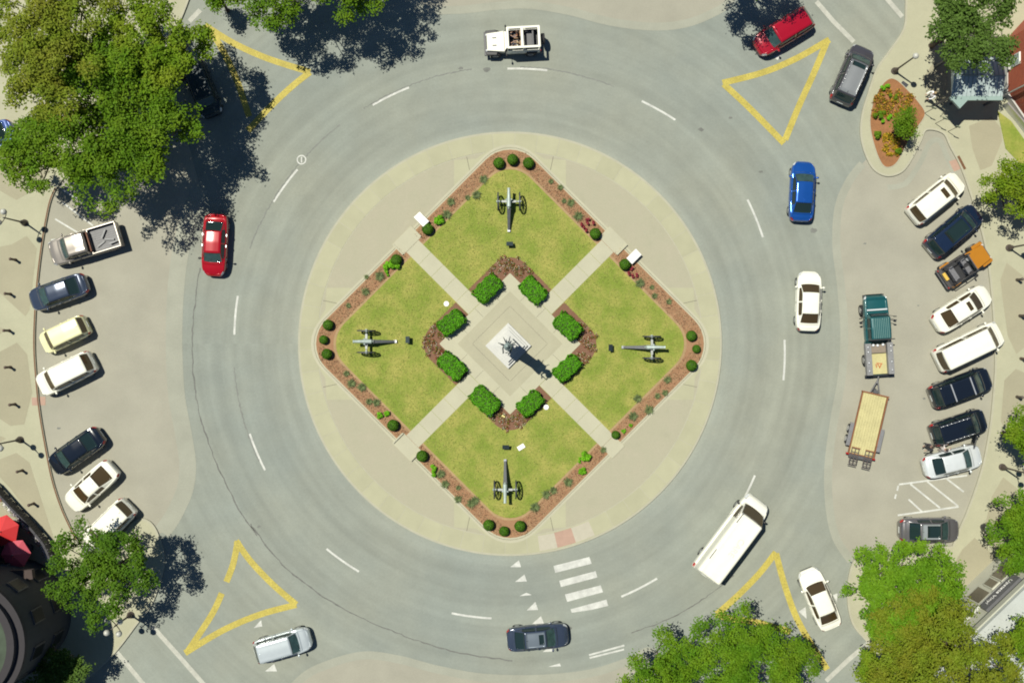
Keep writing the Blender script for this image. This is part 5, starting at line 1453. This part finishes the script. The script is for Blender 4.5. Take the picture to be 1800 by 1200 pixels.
# short tussocks give the lawns their grain
def lawn_pt():
    while True:
        a, b = R.uniform(-315, 315), R.uniform(-315, 315)
        if abs(a) + abs(b) < 322 and max(abs(a), abs(b)) < 300 and abs(a) + abs(b) > 165 and abs(abs(a) - abs(b)) > 24:
            return (CEN[0] + a * SC, CEN[1] + b * SC, .168 + R.uniform(0, .02))
scatter('grass', lawn_pt, 22000, 0, [mat('grass tip a', (.190, .240, .040), .9), mat('grass tip b', (.225, .252, .052), .9), mat('grass tip c', (.168, .222, .034), .9), mat('grass tip d', (.26, .258, .07), .9)], 'short mown grass tussocks over the four lawns', size=.09)
# ------------------------------------------------------------------ teardrop planter
tear = catmull([(1560, 141), (1545, 158), (1532, 190), (1529, 222), (1538, 262), (1550, 289), (1562, 294), (1576, 284), (1594, 250), (1611, 224), (1624, 201), (1612, 180), (1592, 158), (1574, 142)], 5)
MB().strip(PP(tear), .12, .1, .15, closed=True).build('kerb', M['kerb'], pav_e)
MB().prism(PP(tear), .1, .16).build('planting_bed', mat('orange mulch', (.24, .11, .045), .95, .14, 1.5, .22, 14, .8, 26), pav_e)
rng = np.random.default_rng(77)
def inpoly(x, y, poly):
    c = False
    for i in range(len(poly)):
        (x1, y1), (x2, y2) = poly[i - 1], poly[i]
        if (y1 > y) != (y2 > y) and x < (x2 - x1) * (y - y1) / (y2 - y1) + x1: c = not c
    return c
def spot(x0, x1, y0, y1, z=.17, h=.12):
    while True:
        x, y = R.uniform(x0, x1), R.uniform(y0, y1)
        if inpoly(x, y, tear): return (*P(x, y), z + abs(R.gauss(0, h)))
hub = [spot(1533, 1600, 160, 205) for _ in range(60)]
def near(h, s): 
    q = R.choice(h); return (q[0] + R.gauss(0, s), q[1] + R.gauss(0, s), .17 + abs(R.gauss(0, .1)))
scatter('flowers', lambda: near(hub, .10), 2600, 0, [LM['orange'], LM['olive'], LM['gold'], LM['orange']], 'orange brown bedding flowers in the teardrop planter', size=.12)
hub2 = [spot(1550, 1578, 236, 274) for _ in range(40)]
scatter('flowers', lambda: near(hub2, .07), 1500, 0, [LM['gold'], LM['gold'], LM['olive']], 'golden yellow bedding flowers in the teardrop planter', size=.11)
for px, py, s, lab in [(1543, 202, 1.0, 'bluish green leafy plant on the road side of the teardrop planter'), (1557, 206, .8, 'lime green leafy plant inside the teardrop planter'), (1541, 238, 1.0, 'bluish green leafy plant lower on the road side of the teardrop planter'),
                       (1555, 157, .8, 'lime green plant at the upper tip of the teardrop planter'), (1572, 268, 1.0, 'dark leafy plant near the lower tip of the teardrop planter'), (1566, 170, .7, 'dark plant among the orange flowers of the teardrop planter')]:
    x, y = P(px, py)
    me = mound_me(360, .40, .45, .14, 'lime' if 'lime' in lab else 'tree', 4)
    o = bpy.data.objects.new('leafy_plant', me); link(o); o.location = (x, y, .16); o.scale = (s,) * 3
    tag(o, lab, 'plant', 'leafy plants in the teardrop planter')

# ------------------------------------------------------------------ brick building and its metal canopy (upper corner)
brick = bpy.data.materials.new('red brick wall'); brick.use_nodes = True
def brickmat(m):
    nt = m.node_tree; nd = nt.nodes; ln = nt.links; bs = nd['Principled BSDF']; bs.inputs['Roughness'].default_value = .9
    tc = nd.new('ShaderNodeNewGeometry'); sp = nd.new('ShaderNodeSeparateXYZ'); ln.new(tc.outputs['Position'], sp.inputs[0])
    ad = nd.new('ShaderNodeMath'); ad.operation = 'ADD'; ln.new(sp.outputs['X'], ad.inputs[0]); ln.new(sp.outputs['Y'], ad.inputs[1])
    cb_ = nd.new('ShaderNodeCombineXYZ'); ln.new(ad.outputs[0], cb_.inputs['X']); ln.new(sp.outputs['Z'], cb_.inputs['Y'])
    br = nd.new('ShaderNodeTexBrick'); br.inputs['Scale'].default_value = 1; br.inputs['Brick Width'].default_value = .23; br.inputs['Row Height'].default_value = .075
    br.inputs['Mortar Size'].default_value = .006
    br.inputs['Color1'].default_value = (.36, .075, .03, 1); br.inputs['Color2'].default_value = (.29, .055, .025, 1); br.inputs['Mortar'].default_value = (.28, .17, .11, 1)
    ln.new(cb_.outputs[0], br.inputs['Vector']); ln.new(br.outputs['Color'], bs.inputs['Base Color'])
    bp = nd.new('ShaderNodeBump'); bp.inputs['Strength'].default_value = .4; bp.inputs['Distance'].default_value = .01; ln.new(br.outputs['Fac'], bp.inputs['Height']); bp.invert = True
    ln.new(bp.outputs[0], bs.inputs['Normal'])
brickmat(brick)
nb = empty('brick_building', *P(1775, 120), .1, 0, 'red brick building with a small white window at the upper corner', 'building')
ox, oy = P(1775, 120)
def loc(poly): return [(x - ox, y - oy) for x, y in PP(poly)]
foot = [(1764, 74), (1764, 166), (1806, 226), (1900, 330), (2050, 330), (2050, -120), (1850, -20)]
MB().prism(loc(foot), 0, 7.2).build('wall', brick, nb)
MB().prism(loc([(1762, 72), (1762, 168), (1804, 230), (1898, 336), (2056, 336), (2056, -126), (1850, -28)]), 7.2, 7.55).build('roof', mat('pale roof membrane', (.42, .42, .40), .8, .1, 1), nb)
MB().prism(loc([(1762.5, 71), (1762.5, 168), (1804, 229), (1900, 337), (2050, 337), (2050, 330), (1900, 330), (1806, 226), (1764, 166), (1764, 74)]), 0, .6).build('plinth', M['granite'], nb)
wx = P(1764, 0)[0] - ox - .03
for py in (118, 96):
    yy = P(0, py)[1] - oy
    for z in (1.75,):
        f = MB().box((wx, yy, z), (.10, .86, 1.35)).build('window', M['marble'], nb, bevel=.01)
        for s in (-1, 1): MB().box((wx - .03, yy + s * .21, z), (.07, .34, 1.15)).build('pane', mat('blind behind glass', (.30, .36, .34), .15, .1, 4), f)
        MB().box((wx - .06, yy, z - .74), (.22, 1.0, .09)).build('sill', M['granite'], f)
    break
gm = MB().cyl((P(1762, 170)[0] - ox - .05, P(1762, 170)[1] - oy, 0), (P(1762, 170)[0] - ox - .05, P(1762, 170)[1] - oy, 7.2), .06, n=8)
gm.build('downpipe', M['globe'], nb)
MB().strip(loc([(1760, 186), (1785, 215), (1812, 250)]), .10, .0, .9).build('ramp_rail', M['silver'], nb)
tag(MB().prism(PP([(1752, 196), (1776, 214), (1830, 290), (1830, 330), (1766, 262)]), .1, .15).build('lawn_strip', M['lawn'], pav_e))
cp = empty('metal_canopy', *P(1716, 150, 3.1), .12, 0, 'pale standing seam metal canopy with a pointed gable attached to the brick building', 'canopy')
cx_, cy_ = P(1716, 150, 3.1)
def cl(poly, z): return [(x - cx_, y - cy_) for x, y in PP(poly, z)]
tinm = mat('pale teal metal', (.40, .47, .46), .45, .12, 2, .08, 12, metallic=.15)
q = cl([(1672, 100), (1762, 100), (1762, 170), (1672, 170)], 3.1)
MB().add([(*q[0], 2.95), (*q[1], 2.95), (*q[2], 3.0), (*q[3], 3.0)] + [(q[0][0], (q[0][1] + q[3][1]) / 2 - .05, 3.45), (q[1][0], (q[1][1] + q[2][1]) / 2 - .05, 3.45)],
         [(0, 1, 5, 4), (4, 5, 2, 3), (0, 4, 3), (1, 2, 5)][0:4]).build('roof_sheet', tinm, cp)
sm_ = MB()
ny = (q[0][1] + q[3][1]) / 2 - .05
for i in range(12):
    xx = q[0][0] + (q[1][0] - q[0][0]) * (i + .5) / 12
    sm_.cyl((xx, q[3][1], 3.01), (xx, ny, 3.47), .022, n=5).cyl((xx, q[0][1], 2.96), (xx, ny, 3.47), .022, n=5)
sm_.cyl((q[0][0], ny, 3.47), (q[1][0], ny, 3.47), .06, n=6)
sm_.build('seam', mat('seam metal', (.20, .25, .25), .5), cp)
MB().box(((q[0][0] + q[1][0]) / 2, q[3][1] - .12, 2.93), (q[1][0] - q[0][0], .30, .16)).build('gutter', mat('green grey gutter', (.22, .30, .275), .5, .05, 3), cp)
g = cl([(1669, 171), (1706, 171), (1687, 191)], 3.1)
MB().prism(g, 2.80, 3.02).build('gable', MATS['green grey gutter'], cp)
for x, y in (q[3], cl([(1700, 168)], 3.1)[0], q[2], q[0]):
    MB().box((x + .12, y + .1, 1.42), (.14, .14, 2.85)).build('post', M['dkgrey'], cp)

# ------------------------------------------------------------------ round tower building, terrace (lower corner)
tb_ = empty('tower_building', *P(28, 1077), .1, 0, 'shade-darkened building with a round corner tower rising beside the terrace', 'building')
tx, ty = P(28, 1077)
dkw = mat('shade toned rendered wall', (.030, .033, .038), .85, .1, .8)  # wall colour darkened to stand in for the shade on this corner
TR, TH = 4.35, 7.9
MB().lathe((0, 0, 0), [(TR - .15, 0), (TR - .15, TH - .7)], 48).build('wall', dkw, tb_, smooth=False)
cm = mat('shade toned cornice', (.030, .027, .030), .9, .06, 2)  # shade of the corner is put into the cornice and parapet colour
def ringm(r0, r1, z0, z1, n=64):
    vs, fs = [], []
    for i in range(n):
        a = 2 * math.pi * i / n
        for r, z in ((r1, z0), (r1, z1), (r0, z1), (r0, z0)): vs.append((r * math.cos(a), r * math.sin(a), z))
    for i in range(n):
        j = (i + 1) % n
        for k in range(4): fs.append((i * 4 + k, j * 4 + k, j * 4 + (k + 1) % 4, i * 4 + (k + 1) % 4))
    return MB().add(vs, fs)
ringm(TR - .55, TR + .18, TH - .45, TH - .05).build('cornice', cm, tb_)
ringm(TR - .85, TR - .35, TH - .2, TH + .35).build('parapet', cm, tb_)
MB().lathe((0, 0, 0), [(TR - .6, TH - .3)], 48).build('roof', mat('dark green roof', (.04, .06, .038), .8, .25, 1.0), tb_)
for i in range(6):
    a = -.9 + i * .6
    for z in (2.0, 5.0):
        o = MB().box((0, 0, 0), (.16, 1.0, 1.5))  .build('window', M['dkgrey'], tb_, loc=((TR - .14) * math.cos(a), (TR - .14) * math.sin(a), z), rz=a)
        MB().box((.05, 0, 0), (.12, .84, 1.34)).build('pane', mat('unlit window', (.01, .012, .014), .35, spec=.2), o)
wing = [(x - tx, y - ty) for x, y in PP([(-330, 912), (8, 912), (8, 1060), (30, 1180), (40, 1300), (-330, 1300)])]
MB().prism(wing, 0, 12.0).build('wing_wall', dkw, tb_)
wg2 = [(x * 1.0, y * 1.0) for x, y in wing]
MB().prism(wg2, 12.0, 12.3).build('wing_roof', MATS['pale roof membrane'], tb_)
q = [(x - tx, y - ty) for x, y in PP([(-40, 1004), (58, 1000), (60, 1016), (-40, 1034)], 3.4)]
MB().prism(q, 3.1, 3.5, bottom=True).build('terrace_beam', mat('shade toned timber beam', (.05, .034, .03), .85, .1, 2), tb_)  # beam brown deepened so that it looks shaded
for px in (20, 54):
    xx, yy = P(px, 1012, 2); MB().box((xx - tx, yy - ty, 1.6), (.2, .2, 3.1)).build('beam_post', M['dkgrey'], tb_)
def umbrella(px, py, r, m, label, rot):
    x, y = P(px, py, 2.3)
    root = empty('parasol', x, y, .12, rot, label, 'parasol', 'parasols on the terrace')
    vs = [(0, 0, 2.62)] + [(r * math.cos(i * math.pi / 3), r * math.sin(i * math.pi / 3), 2.12) for i in range(6)] + [(0, 0, 2.59)] + [(r * math.cos(i * math.pi / 3), r * math.sin(i * math.pi / 3), 2.09) for i in range(6)]
    fs = []
    for i in range(6):
        j = (i + 1) % 6
        fs += [(0, 1 + i, 1 + j), (7, 8 + j, 8 + i), (1 + i, 8 + i, 8 + j, 1 + j)]
    MB().add(vs, fs).build('canopy', m, root)
    MB().cyl((0, 0, 0), (0, 0, 2.6), .03, n=8).ball((0, 0, 2.66), .05, 8, 6).build('pole', M['dkgrey'], root)
    MB().lathe((0, 0, 0), [(.3, 0), (.3, .06), (.06, .1), (.05, .3)], 12).build('base', M['iron'], root)
    MB().lathe((0, 0, .70), [(.5, 0), (.5, .03)], 16).cyl((0, 0, .1), (0, 0, .7), .05, n=6).build('table', M['dkgrey'], root)
umbrella(6, 932, 1.15, mat('bright red canvas', (.46, .018, .02), .7, .04, 3), 'bright red parasol on the terrace beside the pink one', .35)
umbrella(27, 973, 1.10, mat('pink red canvas', (.42, .06, .085), .7, .04, 3), 'pinkish red parasol half in the shade of the tower', .05)
# terrace paving and railing with flower boxes
MB().prism(PP([(-60, 850), (4, 856), (30, 880), (60, 910), (84, 945), (96, 985), (60, 1040), (-60, 1040)]), .11, .128).build('terrace', M['panel'], pav_w)
fpts = [(-4, 846), (14, 866), (34, 888), (54, 908), (72, 928), (88, 948), (98, 968), (102, 982)]
fx, fy = P(50, 905)
fn = empty('terrace_fence', fx, fy, .12, 0, 'dark slatted terrace fence following the edge of the plaza', 'fence')
fp = [(x - fx, y - fy) for x, y in PP(catmull(fpts, 5, False))]
dk = mat('dark fence slats', (.03, .03, .037), .7, .1, 5)
for a, b in zip(fp[:-1], fp[1:]):
    d = Vector((b[0] - a[0], b[1] - a[1])); 
    MB().box(((a[0] + b[0]) / 2, (a[1] + b[1]) / 2, .62), (d.length - .03, .05, 1.0), math.atan2(d.y, d.x)).build('slat', dk, fn)
for a in fp[::3]:
    MB().box((a[0], a[1], .62), (.10, .10, 1.24)).build('post', dk, fn)
MB().strip(fp, .16, 1.12, 1.2).build('top_rail', dk, fn)
bm_ = MATS['rust brown rack']
rng = np.random.default_rng(4)
fl_me = [leaf_mesh('blossom', rng.normal(size=(90, 3)) * np.array([.16, .12, .06]) + np.array([0, 0, .42]), unit(90) + np.array([0, 0, 1.0]), .12, m, .8) for m in
         (mat('white blossom', (.62, .60, .60), .6, island=.2), mat('pink blossom', (.42, .12, .13), .6, island=.3), mat('lilac blossom', (.36, .30, .36), .6, island=.25))]
gr_me = leaf_mesh('foliage', rng.normal(size=(70, 3)) * np.array([.18, .13, .05]) + np.array([0, 0, .34]), unit(70) + np.array([0, 0, 1.0]), .12, LM['tree'], .7)
ins = [(x + fx, y + fy) for x, y in [(x - .30, y - .30) for x, y in fp]]
cnt = 0
BOXN = ORD + ['fifteenth', 'sixteenth', 'seventeenth', 'eighteenth', 'nineteenth', 'twentieth', 'twenty first', 'twenty second']
for i in range(1, len(ins) - 1, 2):
    x, y = ins[i]
    d = Vector((ins[i + 1][0] - ins[i - 1][0], ins[i + 1][1] - ins[i - 1][1]))
    colr = (0, 0, 1, 0, 0, 2, 2, 0, 0, 1, 0, 2, 0, 0, 0, 0, 0, 0)[cnt % 18]
    root = empty('flower_box', x, y, .127, math.atan2(d.y, d.x), ('white', 'pink', 'lilac')[colr] + ' flower box inside the terrace fence, ' + BOXN[cnt] + ' from the far end', 'flower box', 'flower boxes inside the terrace fence')
    MB().box((0, 0, .15), (.46, .26, .30)).build('trough', mat('stone trough', (.30, .28, .25), .8, .1, 4), root)
    link(bpy.data.objects.new('blossom', fl_me[colr]), root)
    link(bpy.data.objects.new('foliage', gr_me), root)
    cnt += 1

# ------------------------------------------------------------------ shop building with its sign (lower corner by the olive tree)
u = Vector((.72, .69)).normalized()       # along the front, in plan (x right, y up)
nrm_ = Vector((.69, -.72)).normalized()   # into the building
A = Vector(P(1705, 1020))
sb = empty('shop_building', A.x, A.y, .1, math.atan2(u.y, u.x), 'pale rendered shop building with a dark lettered sign band and a white roof', 'building')
# local x along the front, local -y into the building
tanw = mat('pale render', (.44, .44, .36), .85, .06, .6)
MB().box((0, -6.05, 3.0), (15.0, 12.0, 6.0)).build('wall', tanw, sb)
MB().box((0, -6.05, 6.18), (15.3, 12.4, .36)).build('roof', mat('white roof', (.37, .39, .365), .7, .08, .8, .05, 8), sb)
MB().box((0, .10, 5.75), (15.2, .30, .5)).build('cornice', mat('tan cornice', (.36, .36, .29), .8, .05, 1), sb)
MB().box((0, .04, 3.62), (15.1, .18, .12)).build('string_course', M['granite'], sb)
sgn = MB().box((.2, .12, 4.45), (3.3, .22, 1.05)).build('sign', mat('charcoal sign band', (.10, .10, .105), .6, .05, 2), sb)
lettering('sign_lettering', 'Upstate Vinyl', .46, .01, M['marble'], sgn, (.2, .245, 4.38), (math.radians(90), 0, math.radians(180)))
MB().box((3.4, .12, 4.45), (1.9, .22, .9)).build('sign', MATS['charcoal sign band'], sb)
MB().box((5.3, .5, 3.9), (1.6, 1.0, .12)).build('awning', M['globe'], sb)
for x, w, h, z in ((-.7, 1.1, 1.7, 2.5), (.55, .62, 1.2, 2.5), (1.65, 1.1, 1.5, 2.5), (4.0, 1.1, 1.5, 2.5), (-2.6, 1.1, 1.7, 2.5), (-4.4, 1.1, 1.7, 2.5)):
    f = MB().box((x, .03, z), (w + .16, .12, h + .16)).build('window', tanw, sb)
    MB().box((x, .075, z), (w, .08, h)).build('pane', mat('brown shop glass', (.13, .115, .085), .2), f)
for i, (x, y, w, d) in enumerate(((.6, -1.4, .8, .4), (-.8, -1.7, .55, .45), (2.4, -1.1, 1.0, .4), (3.2, -2.4, .7, .6), (-2.4, -1.5, .6, .5), (1.4, -3.0, .9, .6), (2.2, -2.6, .5, .35), (-.6, -3.2, 1.0, .4), (.2, -2.5, .45, .45), (3.9, -1.5, .6, .4))):
    o = MB().box((x, y, 6.52), (w, d, .35)).build('roof_unit', mat('grey roof unit', (.38, .39, .37), .6, .05, 3), sb, bevel=.02)
    MB().box((x, y, 6.71), (w * .6, d * .6, .05)).build('grille', M['dkgrey'], o)
